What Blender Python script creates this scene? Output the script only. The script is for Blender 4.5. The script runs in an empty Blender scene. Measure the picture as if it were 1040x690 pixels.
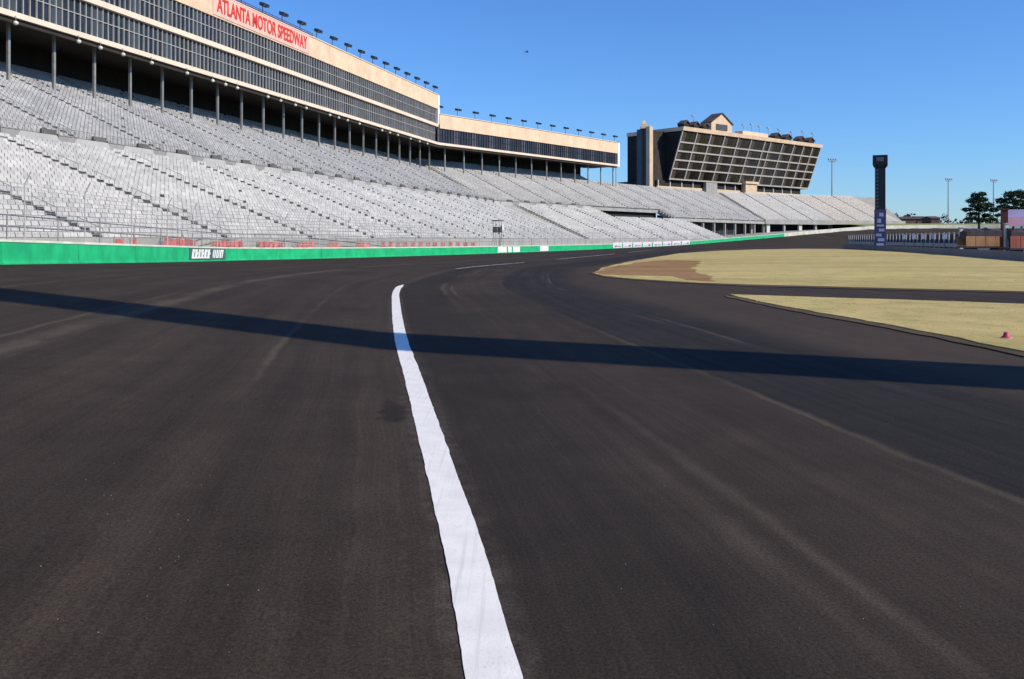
import bpy, bmesh, math, random
import numpy as np
from mathutils import Vector, Matrix

random.seed(7)
rng = np.random.default_rng(11)
sc = bpy.context.scene
COL = sc.collection
R = math.radians
H = 1.7            # eye height above the flat part of the track
F = 900.0          # focal length in photo pixels
VX, VY = 520.0, 243.0   # principal column / horizon row of the photo


def gp(x, y, z=0.0):
    """photo pixel on a level plane of height z -> plan point"""
    d = F * (H - z) / (y - VY)
    return ((x - VX) / F * d, d)


# ------------------------------------------------------------------ materials
def new_mat(name):
    m = bpy.data.materials.new(name)
    m.use_nodes = True
    nt = m.node_tree
    b = nt.nodes['Principled BSDF']
    return m, nt, b


class NT:
    def __init__(s, nt):
        s.nt = nt

    def n(s, typ, **kw):
        node = s.nt.nodes.new(typ)
        for k, v in kw.items():
            setattr(node, k, v)
        return node

    def l(s, a, b):
        s.nt.links.new(a, b)

    def val(s, sock, v):
        if isinstance(v, (int, float, tuple)):
            sock.default_value = v
        else:
            s.l(v, sock)

    def math(s, op, a, b=0.0, c=0.0, clamp=False):
        m = s.n('ShaderNodeMath', operation=op, use_clamp=clamp)
        s.val(m.inputs[0], a)
        s.val(m.inputs[1], b)
        s.val(m.inputs[2], c)
        return m.outputs[0]

    def mix(s, f, a, b, blend='MIX'):
        m = s.n('ShaderNodeMix', data_type='RGBA', blend_type=blend)
        s.val(m.inputs[0], f)
        for sock, v in ((m.inputs[6], a), (m.inputs[7], b)):
            if isinstance(v, tuple):
                sock.default_value = (*v[:3], 1)
            else:
                s.l(v, sock)
        return m.outputs[2]

    def noise(s, vec, scale, detail=4, rough=.55, dist=0.0):
        m = s.n('ShaderNodeTexNoise')
        if vec is not None:
            s.l(vec, m.inputs['Vector'])
        m.inputs['Scale'].default_value = scale
        m.inputs['Detail'].default_value = detail
        m.inputs['Roughness'].default_value = rough
        m.inputs['Distortion'].default_value = dist
        return m.outputs['Fac']

    def ramp(s, f, lo, hi, a=0.0, b=1.0, smooth=True):
        m = s.n('ShaderNodeMapRange')
        m.interpolation_type = 'SMOOTHSTEP' if smooth else 'LINEAR'
        s.val(m.inputs[0], f)
        m.inputs[1].default_value = lo
        m.inputs[2].default_value = hi
        m.inputs[3].default_value = a
        m.inputs[4].default_value = b
        return m.outputs[0]

    def comb(s, x, y, z=0.0):
        m = s.n('ShaderNodeCombineXYZ')
        s.val(m.inputs[0], x)
        s.val(m.inputs[1], y)
        s.val(m.inputs[2], z)
        return m.outputs[0]

    def pos(s):
        return s.n('ShaderNodeNewGeometry').outputs['Position']

    def obj(s):
        return s.n('ShaderNodeTexCoord').outputs['Object']

    def bump(s, h, strength, dist, bsdf):
        m = s.n('ShaderNodeBump')
        m.inputs['Strength'].default_value = strength
        m.inputs['Distance'].default_value = dist
        s.l(h, m.inputs['Height'])
        s.l(m.outputs[0], bsdf.inputs['Normal'])


def weathered(name, col, rough=.6, var=.18, scale=1.2, metal=0.0, stain=(.5, .45, .4), stain_amt=.25, spec=.4, island=0.0, world=True):
    """painted / cast surface with patchy tone, streaks of dirt and a fine grain"""
    m, nt, b = new_mat(name)
    g = NT(nt)
    p = g.pos() if world else g.obj()
    n1 = g.noise(p, scale, 5, .6)
    mp = g.n('ShaderNodeMapping')
    mp.inputs['Scale'].default_value = (2.5, 2.5, .35)
    g.l(p, mp.inputs[0])
    n2 = g.noise(mp.outputs[0], scale * 1.8, 4, .6)
    f = g.ramp(n1, .3, .7, 1 - var, 1 + var)
    c = g.mix(1.0, col, g.comb(f, f, f), 'MULTIPLY')
    c = g.mix(g.ramp(n2, .52, .8, 0, stain_amt), c, tuple(col[i] * stain[i] for i in range(3)))
    if island:
        ri = g.n('ShaderNodeNewGeometry').outputs['Random Per Island']
        fi = g.ramp(ri, 0, 1, 1 - island, 1 + island, False)
        c = g.mix(1.0, c, g.comb(fi, fi, fi), 'MULTIPLY')
    g.l(c, b.inputs['Base Color'])
    g.l(g.ramp(n1, .2, .8, max(rough - .12, .05), min(rough + .12, 1)), b.inputs['Roughness'])
    b.inputs['Metallic'].default_value = metal
    b.inputs['Specular IOR Level'].default_value = spec
    return m


M = {}
M['green'] = weathered('green_barrier_paint', (.015, .42, .17), .6, .16, 1.1, stain=(1.6, .62, .75), stain_amt=.7, spec=.25)
M['cap_white'] = weathered('barrier_coping_paint', (.62, .66, .56), .6, .12)
M['white_wall'] = weathered('white_wall_paint', (.56, .56, .50), .6, .16, .5, stain_amt=.5)
M['banner'] = weathered('banner_vinyl', (.66, .63, .68), .5, .05)
M['banner_mark'] = weathered('banner_print', (.16, .12, .30), .5, .05)
M['sign_dark'] = weathered('dark_sign_paint', (.05, .13, .12), .5, .1)
M['white'] = weathered('white_paint', (.80, .80, .79), .5, .05)
M['cream'] = weathered('cream_stucco', (.72, .54, .38), .8, .12, .35, stain=(.72, .68, .64), stain_amt=.5)
M['cream_light'] = weathered('pale_band_paint', (.74, .62, .50), .7, .05, .3)
M['dark_in'] = weathered('dark_wall_and_shade', (.020, .019, .018), .9, .5, .5)  # near-black for dark walls, and for shade painted into the open undercrofts
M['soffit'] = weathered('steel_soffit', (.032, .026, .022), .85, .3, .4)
M['steel'] = weathered('galvanised_post', (.30, .30, .29), .5, .12, 1.0, metal=.35)
M['fence_wire'] = weathered('galvanised_wire', (.42, .42, .41), .5, .1, 1.0)
M['dark_steel'] = weathered('dark_painted_steel', (.035, .04, .05), .5, .15, 2.0)
M['mullion'] = weathered('aluminium_mullion', (.40, .40, .395), .5, .1, 1.0, metal=0)
M['concrete'] = weathered('terrace_concrete', (.33, .325, .315), .85, .14, .35, stain=(.6, .57, .53), stain_amt=.4)
M['concrete_dark'] = weathered('aisle_concrete', (.30, .30, .29), .9, .2, .6)
M['tier_grey'] = weathered('tier_wall_concrete', (.27, .27, .27), .85, .15, .4)
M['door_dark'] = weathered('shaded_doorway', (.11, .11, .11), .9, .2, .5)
M['seat_pale'] = weathered('pale_aluminium_seat', (.43, .425, .415), .5, .10, .22, stain=(.75, .73, .7), stain_amt=.45, island=.13)
M['seat_grey'] = weathered('grey_seat', (.32, .32, .325), .55, .14, .2, stain=(.7, .7, .7), stain_amt=.4, island=.14)
M['seat_mid'] = weathered('light_grey_seat', (.375, .37, .36), .5, .10, .2, island=.12)
M['seat_warm'] = weathered('sunbleached_seat', (.45, .42, .39), .55, .10, .1, island=.2)
M['red'] = weathered('red_board_paint', (.45, .13, .12), .6, .3, 2.5, stain_amt=.4, island=.25)
M['pink_board'] = weathered('pale_red_board', (.78, .47, .40), .55, .06, .3)
M['sign_red'] = weathered('red_letter_paint', (.62, .045, .03), .5, .1)
M['lavender'] = weathered('lavender_panel', (.09, .09, .20), .45, .2, 1.0)
M['navy'] = weathered('black_navy_cladding', (.012, .016, .026), .4, .3, .6)
M['amber'] = weathered('dim_display_cells', (.11, .12, .11), .4, .3, 1.0)
M['brick'] = weathered('red_brown_block', (.16, .085, .06), .85, .2, .4)
M['rust'] = weathered('dark_red_steel', (.10, .018, .014), .6, .2, .5)
M['orange'] = weathered('orange_side_board', (.48, .25, .12), .6, .2, .8, stain=(.5, .45, .4), stain_amt=.5)
M['red_orange'] = weathered('faded_red_side_board', (.42, .12, .07), .6, .2, .8, stain=(.5, .45, .4), stain_amt=.5)
M['canvas'] = weathered('dark_tarpaulin', (.055, .045, .055), .85, .35, .7)
M['rubber'] = weathered('tyre_rubber', (.02, .02, .02), .8, .2, 2.0)
M['grey_wall'] = weathered('grey_guard_wall', (.15, .15, .165), .75, .2, .5)
M['pink'] = weathered('pink_billboard', (.78, .42, .50), .5, .05)
M['lilac'] = weathered('lilac_billboard', (.62, .52, .78), .5, .08, 1.0)
M['marker_red'] = weathered('red_marker_plastic', (.50, .045, .10), .5, .1, 8.0, world=False)
M['bark'] = weathered('pine_bark', (.10, .065, .045), .9, .25, 2.0)
M['bird'] = weathered('dark_feathers', (.03, .03, .035), .7, .2, 4.0)
M['roof_brown'] = weathered('brown_roofing', (.085, .06, .055), .8, .2, .3)
M['frame_pale'] = weathered('pale_window_frame', (.53, .50, .45), .6, .08, .3)
M['stone_tan'] = weathered('tan_stone', (.62, .47, .33), .8, .1, .3)
M['blue_shade'] = weathered('blue_shade_wall', (.020, .045, .075), .3, .2, .3)
M['pole'] = weathered('light_pole_steel', (.30, .33, .36), .5, .1, 1.0)


def glass(name, col, rough=.18, tint_var=.5):
    m, nt, b = new_mat(name)
    g = NT(nt)
    ri = g.n('ShaderNodeNewGeometry').outputs['Random Per Island']
    n1 = g.noise(g.pos(), .35, 3)
    f = g.math('MULTIPLY', g.ramp(ri, 0, 1, 1 - tint_var, 1 + tint_var, False), g.ramp(n1, .3, .7, .7, 1.3))
    c = g.mix(1.0, col, g.comb(f, f, f), 'MULTIPLY')
    ri2 = g.math('FRACT', g.math('MULTIPLY', ri, 37.7))
    c = g.mix(g.ramp(ri2, .78, .8, 0, .75), c, tuple(min(q * 4.5, 1) for q in col))
    g.l(c, b.inputs['Base Color'])
    g.l(g.ramp(ri2, 0, 1, rough * .4, rough * 1.8, False), b.inputs['Roughness'])
    b.inputs['Specular IOR Level'].default_value = .6
    return m


M['glass'] = glass('tinted_suite_glass', (.013, .016, .019))
M['glass_purple'] = glass('tinted_low_suite_glass', (.020, .020, .026))
M['glass_condo'] = glass('dark_condo_glass', (.020, .016, .014), .2, .8)


def asphalt_mat():
    m, nt, b = new_mat('fresh_asphalt')
    g = NT(nt)
    al = g.n('ShaderNodeAttribute', attribute_name='along').outputs['Fac']
    ac0 = g.n('ShaderNodeAttribute', attribute_name='across').outputs['Fac']
    p = g.pos()
    wob = g.noise(p, .45, 3)
    ac = g.math('ADD', ac0, g.math('MULTIPLY', g.math('SUBTRACT', wob, .5), .22))
    # long paver streaks
    st1 = g.noise(g.comb(g.math('MULTIPLY', al, .035), g.math('MULTIPLY', ac, 1.1)), 1.0, 5, .62)
    st2 = g.noise(g.comb(g.math('MULTIPLY', al, .10), g.math('MULTIPLY', ac, 4.5), 3.0), 1.0, 4, .6)
    st3 = g.noise(g.comb(g.math('MULTIPLY', al, .30), g.math('MULTIPLY', ac, 22.0), 7.0), 1.0, 3, .6)
    pat = g.noise(p, .22, 5, .6)
    pat2 = g.noise(p, 1.7, 5, .65)
    grain = g.noise(p, 55, 3, .75)
    grain2 = g.noise(p, 190, 2, .7)
    base = g.mix(g.ramp(st1, .35, .68), (.0365, .0322, .0300), (.0500, .0438, .0400))
    base = g.mix(g.ramp(st2, .35, .75, 0, .42), base, (.0265, .0245, .0240))
    # the darker, newer lanes to the right of the seam
    edge = g.math('ADD', ac, g.math('MULTIPLY', g.math('SUBTRACT', g.noise(p, 2.5, 3), .5), .10))
    dark = g.math('MULTIPLY', g.ramp(edge, 3.62, 3.78), g.ramp(ac, 5.7, 6.9, 1, 0))
    dark2 = g.math('MULTIPLY', g.ramp(edge, .14, .3), g.ramp(ac, 1.0, 1.9, .55, 0))
    dk = g.mix(g.ramp(st2, .3, .7), (.0185, .0190, .0220), (.0300, .0295, .0315))
    base = g.mix(dark, base, dk)
    base = g.mix(dark2, base, (.0225, .0215, .0220))
    # scuffed lighter traces: lane joints every 3.7 m and dusty tyre tracks
    joint = g.math('PINGPONG', g.math('ADD', ac, 1.85), 1.85)
    jm = g.math('MULTIPLY', g.ramp(joint, 0.0, .10, 1, 0), g.ramp(g.noise(g.comb(g.math('MULTIPLY', al, .12), ac, 2.0), 1.0, 4), .42, .62))
    base = g.mix(g.math('MULTIPLY', jm, .55), base, (.095, .088, .080))
    for (c0, w, th, amt) in ((1.55, .16, .46, .45), (2.35, .10, .50, .30), (-5.0, .38, .36, .75), (-.62, .022, .46, .35), (5.3, .12, .48, .3), (-7.8, .4, .46, .35)):
        dd = g.math('ABSOLUTE', g.math('SUBTRACT', ac, c0))
        mk = g.math('MULTIPLY', g.ramp(dd, 0, w, 1, 0), g.ramp(g.noise(g.comb(g.math('MULTIPLY', al, .16), g.math('MULTIPLY', ac, .6), c0), 1.0, 4), th, th + .2))
        base = g.mix(g.math('MULTIPLY', mk, amt), base, (.100, .092, .084))
    # chalky overspray right beside the white line
    seam = g.math('MULTIPLY', g.ramp(g.math('ABSOLUTE', g.math('SUBTRACT', edge, 3.66)), .0, .09, 1, 0), g.ramp(g.noise(g.comb(g.math('MULTIPLY', al, .5), ac, 9.0), 1.0, 4), .30, .6, .35, 1))
    seam = g.math('MULTIPLY', seam, g.ramp(al, 8, 22, 1, 0))
    base = g.mix(g.math('MULTIPLY', seam, .55), base, (.105, .095, .083))
    over = g.math('MULTIPLY', g.ramp(g.math('ABSOLUTE', ac0), .10, .26, 1, 0), g.ramp(g.noise(p, 7, 4), .35, .7))
    base = g.mix(g.math('MULTIPLY', over, .16), base, (.22, .22, .23))
    # oil spot left of the line
    ox = g.math('DIVIDE', g.math('SUBTRACT', ac0, -.31), .16)
    oy = g.math('DIVIDE', g.math('SUBTRACT', al, 8.82), .62)
    oil = g.math('SQRT', g.math('ADD', g.math('MULTIPLY', ox, ox), g.math('MULTIPLY', oy, oy)))
    oil = g.math('ADD', oil, g.math('MULTIPLY', g.math('SUBTRACT', g.noise(p, 5, 5), .5), 1.7))
    base = g.mix(g.ramp(oil, .55, 1.05, .75, 0), base, (.0165, .0170, .0160))
    f = g.math('MULTIPLY', g.ramp(pat, .3, .7, .86, 1.14), g.ramp(pat2, .3, .7, .90, 1.10))
    f = g.math('MULTIPLY', f, g.ramp(grain, .28, .72, .62, 1.38))
    f = g.math('MULTIPLY', f, g.ramp(st3, .3, .7, .93, 1.07))
    f = g.math('MULTIPLY', f, g.ramp(grain2, .3, .7, .68, 1.32))
    st4 = g.noise(g.comb(g.math('MULTIPLY', al, .22), g.math('MULTIPLY', ac, 60.0), 13.0), 1.0, 3, .6)
    f = g.math('MULTIPLY', f, g.ramp(st4, .3, .7, .93, 1.07))
    base = g.mix(1.0, base, g.comb(f, f, f), 'MULTIPLY')
    strip = g.math('MULTIPLY', g.ramp(ac, 6.2, 7.2), g.ramp(ac, 11, 14, 1, 0))
    base = g.mix(g.math('MULTIPLY', strip, .35), base, (.075, .062, .053))
    base = g.mix(1.0, base, (1.0, .87, .745), 'MULTIPLY')
    vo = g.n('ShaderNodeTexVoronoi')
    vo.inputs['Scale'].default_value = 26
    g.l(p, vo.inputs['Vector'])
    spk = g.math('MULTIPLY', g.ramp(vo.outputs['Distance'], .05, .16, 1, 0), g.ramp(g.noise(p, 9, 2), .63, .72))
    base = g.mix(g.math('MULTIPLY', spk, .5), base, (.17, .155, .135))
    g.l(base, b.inputs['Base Color'])
    b.inputs['Roughness'].default_value = .92
    b.inputs['Specular IOR Level'].default_value = .10
    h = g.math('ADD', g.math('MULTIPLY', grain, .7), g.math('MULTIPLY', grain2, .5))
    g.bump(h, .55, .006, b)
    return m


M['asphalt'] = asphalt_mat()


def paint_line_mat():
    m, nt, b = new_mat('white_road_paint')
    g = NT(nt)
    p = g.pos()
    c = g.mix(g.ramp(g.noise(p, 5, 5), .3, .7), (.77, .745, .70), (.86, .83, .78))
    mp = g.n('ShaderNodeMapping')
    mp.inputs['Rotation'].default_value = (0, 0, -.135)
    mp.inputs['Scale'].default_value = (34, .7, 1)
    g.l(p, mp.inputs[0])
    st = g.noise(mp.outputs[0], 1.0, 4, .6)
    c = g.mix(g.ramp(st, .5, .75, 0, .45), c, (.52, .51, .50))
    wear = g.math('MULTIPLY', g.ramp(g.math('ADD', g.noise(p, 70, 4, .7), g.math('MULTIPLY', g.noise(p, 3.5, 3), .3)), .74, .92), .7)
    c = g.mix(wear, c, (.30, .30, .31))
    g.l(c, b.inputs['Base Color'])
    b.inputs['Roughness'].default_value = .65
    g.bump(g.noise(p, 55, 3, .75), .35, .004, b)
    return m


M['line'] = paint_line_mat()


def faded_line_mat():
    m, nt, b = new_mat('dusty_road_paint')
    g = NT(nt)
    p = g.pos()
    c = g.mix(g.ramp(g.noise(p, 1.4, 5), .35, .65), (.20, .20, .21), (.52, .53, .54))
    g.l(c, b.inputs['Base Color'])
    b.inputs['Roughness'].default_value = .7
    return m


M['line_faded'] = faded_line_mat()


def turf_mat(name, a, bb, c3, greens=.35):
    m, nt, b = new_mat(name)
    g = NT(nt)
    p = g.pos()
    mp = g.n('ShaderNodeMapping')
    mp.inputs['Scale'].default_value = (.07, .16, 1)
    mp.inputs['Rotation'].default_value = (0, 0, .5)
    g.l(p, mp.inputs[0])
    n1 = g.noise(mp.outputs[0], 1, 5, .6)
    n2 = g.noise(p, .9, 6, .7)
    n3 = g.noise(p, 26, 3, .7)
    c = g.mix(g.ramp(n1, .38, .62), a, bb)
    c = g.mix(g.ramp(n2, .42, .66, 0, greens), c, c3)
    n4 = g.noise(p, 5.5, 5, .7)
    c = g.mix(g.ramp(n4, .55, .75, 0, .35), c, tuple(q * .62 for q in a))
    f = g.ramp(n3, .25, .75, .84, 1.16)
    c = g.mix(1.0, c, g.comb(f, f, f), 'MULTIPLY')
    g.l(c, b.inputs['Base Color'])
    b.inputs['Roughness'].default_value = .95
    b.inputs['Specular IOR Level'].default_value = .1
    g.bump(g.noise(p, 14, 4, .7), .5, .02, b)
    return m


M['turf'] = turf_mat('dormant_turf', (.42, .33, .135), (.54, .43, .185), (.30, .275, .10), .7)
M['dirt'] = turf_mat('red_clay_dirt', (.235, .130, .055), (.30, .172, .080), (.32, .24, .11), .45)
M['edge_dirt'] = turf_mat('dark_edge_soil', (.085, .060, .040), (.12, .085, .055), (.06, .045, .03), .5)
M['berm'] = turf_mat('green_berm_grass', (.24, .25, .10), (.20, .27, .09), (.40, .36, .18), .8)
M['ground'] = turf_mat('far_ground', (.16, .15, .07), (.20, .18, .09), (.10, .12, .05), .5)
M['pale_road'] = weathered('grey_access_road_asphalt', (.050, .048, .050), .9, .2, .5)


def blade_mat():
    m, nt, b = new_mat('dry_grass_blades')
    g = NT(nt)
    ri = g.n('ShaderNodeNewGeometry').outputs['Random Per Island']
    c = g.mix(ri, (.56, .46, .22), (.38, .32, .14))
    g.l(c, b.inputs['Base Color'])
    b.inputs['Roughness'].default_value = .9
    b.inputs['Specular IOR Level'].default_value = .1
    return m


M['blade'] = blade_mat()


def leaf_mat(name, a, bb):
    m, nt, b = new_mat(name)
    g = NT(nt)
    ri = g.n('ShaderNodeNewGeometry').outputs['Random Per Island']
    c = g.mix(ri, a, bb)
    g.l(c, b.inputs['Base Color'])
    b.inputs['Roughness'].default_value = .8
    b.inputs['Specular IOR Level'].default_value = .2
    return m


M['pine'] = leaf_mat('pine_needles', (.018, .040, .020), (.055, .085, .035))
M['pine_sunlit'] = leaf_mat('sunny_pine_needles', (.035, .070, .022), (.095, .13, .045))
M['wood'] = leaf_mat('far_wood_leaves', (.035, .045, .030), (.085, .075, .050))


# ------------------------------------------------------------------ mesh helpers
class MB:
    """collects plain shapes and links them as ONE mesh object"""

    def __init__(s):
        s.v, s.f, s.mi = [], [], []
        s.m = 0

    def add(s, verts, faces):
        o = len(s.v)
        s.v += [tuple(q) for q in verts]
        for f in faces:
            s.f.append(tuple(i + o for i in f))
            s.mi.append(s.m)

    def box(s, a, b, mat=None):
        (x0, y0, z0), (x1, y1, z1) = a, b
        vs = [(x0, y0, z0), (x1, y0, z0), (x1, y1, z0), (x0, y1, z0), (x0, y0, z1), (x1, y0, z1), (x1, y1, z1), (x0, y1, z1)]
        if mat is not None:
            vs = [mat @ Vector(q) for q in vs]
        s.add(vs, [(0, 3, 2, 1), (4, 5, 6, 7), (0, 1, 5, 4), (1, 2, 6, 5), (2, 3, 7, 6), (3, 0, 4, 7)])

    def hexa(s, bot, top):
        """8-corner solid: four bottom points and four top points, same order"""
        s.add(list(bot) + list(top), [(0, 3, 2, 1), (4, 5, 6, 7), (0, 1, 5, 4), (1, 2, 6, 5), (2, 3, 7, 6), (3, 0, 4, 7)])

    def bar(s, a, b, r, n=6, r2=None):
        a, b = Vector(a), Vector(b)
        r2 = r if r2 is None else r2
        d = (b - a).normalized()
        u = d.orthogonal().normalized()
        w = d.cross(u)
        vs = []
        for c, rr in ((a, r), (b, r2)):
            for k in range(n):
                t = 2 * math.pi * k / n
                vs.append(c + (u * math.cos(t) + w * math.sin(t)) * rr)
        fs = [(k, (k + 1) % n, n + (k + 1) % n, n + k) for k in range(n)]
        fs += [tuple(range(n))[::-1], tuple(range(n, 2 * n))]
        s.add(vs, fs)

    def lathe(s, prof, n=16, c=(0, 0, 0)):
        vs = []
        for r, z in prof:
            for k in range(n):
                t = 2 * math.pi * k / n
                vs.append((c[0] + r * math.cos(t), c[1] + r * math.sin(t), c[2] + z))
        fs = []
        for j in range(len(prof) - 1):
            for k in range(n):
                fs.append((j * n + k, j * n + (k + 1) % n, (j + 1) * n + (k + 1) % n, (j + 1) * n + k))
        fs.append(tuple(range(n))[::-1])
        fs.append(tuple(range((len(prof) - 1) * n, len(prof) * n)))
        s.add(vs, fs)

    def loft(s, rings, closed=True, caps=True):
        n = len(rings[0])
        vs = [q for r in rings for q in r]
        fs = []
        for j in range(len(rings) - 1):
            for k in range(n if closed else n - 1):
                fs.append((j * n + k, j * n + (k + 1) % n, (j + 1) * n + (k + 1) % n, (j + 1) * n + k))
        if closed and caps:
            fs.append(tuple(range(n))[::-1])
            fs.append(tuple(range((len(rings) - 1) * n, len(rings) * n)))
        s.add(vs, fs)

    def build(s, name, mats, parent=None, bevel=0.0, smooth=False, normals=True):
        me = bpy.data.meshes.new(name)
        me.from_pydata(s.v, [], s.f)
        if not isinstance(mats, (list, tuple)):
            mats = [mats]
        for m in mats:
            me.materials.append(m)
        if len(mats) > 1:
            me.polygons.foreach_set('material_index', s.mi)
        if smooth:
            me.polygons.foreach_set('use_smooth', [True] * len(me.polygons))
        me.update()
        if normals:
            bm = bmesh.new()
            bm.from_mesh(me)
            bmesh.ops.recalc_face_normals(bm, faces=bm.faces)
            bm.to_mesh(me)
            bm.free()
        o = bpy.data.objects.new(name, me)
        COL.objects.link(o)
        if parent:
            o.parent = parent
        if bevel:
            md = o.modifiers.new('bevel', 'BEVEL')
            md.width = bevel
            md.segments = 2
            md.limit_method = 'ANGLE'
        return o


def tag(o, label=None, cat=None, group=None, kind=None):
    if label:
        o['label'] = label
    if cat:
        o['category'] = cat
    if group:
        o['group'] = group
    if kind:
        o['kind'] = kind
    return o


def thing(name, label, cat, loc=(0, 0, 0), rz=0.0, group=None):
    o = bpy.data.objects.new(name, None)
    COL.objects.link(o)
    o.location = loc
    o.rotation_euler = (0, 0, rz)
    return tag(o, label, cat, group)


def dup(o, parent=None, loc=None, rz=None, label=None):
    c = o.copy()
    COL.objects.link(c)
    if parent:
        c.parent = parent
    if loc is not None:
        c.location = loc
    if rz is not None:
        c.rotation_euler = (0, 0, rz)
    if label:
        c['label'] = label
    for ch in list(o.children):
        dup(ch, c)
    return c


def place(o, loc, rz):
    o.location = loc
    o.rotation_euler = (0, 0, rz)
    return o


# ------------------------------------------------------------------ plan curves
def smooth_curve(pts, step=1.0):
    """Catmull-Rom through pts (any dimension), resampled"""
    P = np.array(pts, float)
    out = []
    for i in range(len(P) - 1):
        p0 = P[max(i - 1, 0)]
        p1, p2 = P[i], P[i + 1]
        p3 = P[min(i + 2, len(P) - 1)]
        n = max(2, int(np.linalg.norm(p2[:2] - p1[:2]) / step))
        # centripetal-like tangents
        d1 = np.linalg.norm(p2[:2] - p1[:2])
        d0 = max(np.linalg.norm(p1[:2] - p0[:2]), 1e-6)
        d2 = max(np.linalg.norm(p3[:2] - p2[:2]), 1e-6)
        m1 = (p2 - p1) if i == 0 else ((p1 - p0) / d0 * d1 + (p2 - p1)) * .5
        m2 = (p2 - p1) if i == len(P) - 2 else ((p3 - p2) / d2 * d1 + (p2 - p1)) * .5
        for t in np.linspace(0, 1, n, endpoint=False):
            h = (2 * t**3 - 3 * t**2 + 1, t**3 - 2 * t**2 + t, -2 * t**3 + 3 * t**2, t**3 - t**2)
            out.append(h[0] * p1 + h[1] * m1 + h[2] * p2 + h[3] * m2)
    out.append(P[-1])
    return np.array(out)


# outer wall: plan and base height
WALL_PX = [(0, 33, 243), (160, 48, 249), (240, 63, 251.3), (320, 74, 251.5), (420, 92, 251), (500, 111, 250),
           (620, 172, 247.8), (700, 232, 245), (760, 268, 240.3), (811, 296, 236), (850, 310, 232.6), (890, 322, 230), (960, 334, 229), (1040, 332, 229)]
WH = .94
wpts = [(-14.5, -45, 1.8), (-17.6, -10, 1.45), (-18.8, 14, 1.12)]
for x, Z, y in WALL_PX:
    wpts.append(((x - VX) / F * Z, Z, H + (VY - y) * Z / F - WH))
wpts += [(222, 318, 6.2), (255, 285, 6.0)]
WALL = smooth_curve(wpts, 1.0)

line_px_pts = [(1.35, -12), (.62, -2.5), (.13, 1.8), (-.07, 3.42), (-.235, 4.65), (-.68, 7.5), (-1.2, 10.8), (-1.83, 14.7),
               (-2.98, 22.8), (-3.72, 28.5), (-4.02, 32), (-4.03, 36), (-3.8, 43), (-3.0, 51.5), (.75, 64), (4.3, 76), (13, 106), (23, 140), (46, 190), (80, 235), (130, 270)]
LINE = smooth_curve(line_px_pts, .5)


def nearest(curve, XY, k=3):
    """nearest point on the polyline CURVE for every row of XY: signed distance (+ right), arc length, z"""
    A = curve[:-1]
    B = curve[1:]
    D = B[:, :2] - A[:, :2]
    L = np.hypot(D[:, 0], D[:, 1])
    S0 = np.concatenate([[0], np.cumsum(L)])[:-1]
    dist = np.empty(len(XY)); arc = np.empty(len(XY)); zz = np.zeros(len(XY))
    has_z = curve.shape[1] > 2
    for a in range(0, len(XY), 4000):
        q = XY[a:a + 4000]
        rel = q[:, None, :] - A[None, :, :2]
        t = np.clip((rel * D[None]).sum(-1) / (L**2)[None], 0, 1)
        e = rel - t[..., None] * D[None]
        d2 = (e**2).sum(-1)
        j = d2.argmin(1)
        r = np.arange(len(q))
        cr = D[j, 0] * rel[r, j, 1] - D[j, 1] * rel[r, j, 0]
        dist[a:a + 4000] = np.sqrt(d2[r, j]) * np.where(cr > 0, -1, 1)
        arc[a:a + 4000] = S0[j] + t[r, j] * L[j]
        if has_z:
            zz[a:a + 4000] = A[j, 2] + t[r, j] * (B[j, 2] - A[j, 2])
    return dist, arc, zz


def ground_z(XY):
    XY = np.atleast_2d(np.array(XY, float))
    d, s, zb = nearest(WALL, XY)
    far = np.clip(1 - d / 22.0, 0, 1) ** 1.6
    e, _s2, _z2 = nearest(LINE, XY)
    e = np.maximum(-e - .25, 0)
    near = np.where(d > 0, e / np.maximum(e + d, 1e-6), 1.0)     # a plane from the painted line up to the wall
    b_ = np.clip((XY[:, 1] - 125) / 45, 0, 1)
    b_ = b_ * b_ * (3 - 2 * b_)
    g = near * (1 - b_) + far * b_
    return zb * np.where(d < 0, 1, g), d


LINE_ARC0 = None
_d, _s, _z = nearest(LINE, np.array([[0.0, 0.0]]))
LINE_ARC0 = _s[0]


def curve_z(x, y):
    return float(ground_z([(x, y)])[0][0])


# ------------------------------------------------------------------ ground, track, concourse
def axis(pieces):
    out = []
    for a, b, st in pieces:
        out += list(np.arange(a, b, st))
    out.append(pieces[-1][1])
    return np.array(out)


xs = axis([(-130, -40, 5), (-40, -24, 1.5), (-24, -8, .8), (-8, 3, .35), (3, 14, .6), (14, 60, 1.6), (60, 300, 3.0)])
ys = axis([(-45, -4, 3), (-4, 40, .6), (40, 120, 1.4), (120, 420, 2.6)])
GX, GY = np.meshgrid(xs, ys, indexing='ij')
XY = np.stack([GX.ravel(), GY.ravel()], 1)
GZ, GD = ground_z(XY)


def sheet_z(P):
    """height of the built track sheet itself (bilinear in its grid)"""
    P = np.atleast_2d(np.array(P, float))
    i = np.clip(np.searchsorted(xs, P[:, 0]) - 1, 0, len(xs) - 2)
    j = np.clip(np.searchsorted(ys, P[:, 1]) - 1, 0, len(ys) - 2)
    u = (P[:, 0] - xs[i]) / (xs[i + 1] - xs[i])
    v = (P[:, 1] - ys[j]) / (ys[j + 1] - ys[j])
    Z = GZ.reshape(len(xs), len(ys))
    z = Z[i, j] * (1 - u) * (1 - v) + Z[i + 1, j] * u * (1 - v) + Z[i + 1, j + 1] * u * v + Z[i, j + 1] * (1 - u) * v
    hi = np.maximum.reduce([Z[i, j], Z[i + 1, j], Z[i, j + 1], Z[i + 1, j + 1]])
    lo = np.minimum.reduce([Z[i, j], Z[i + 1, j], Z[i, j + 1], Z[i + 1, j + 1]])
    return z + .12 * (hi - lo)


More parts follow.
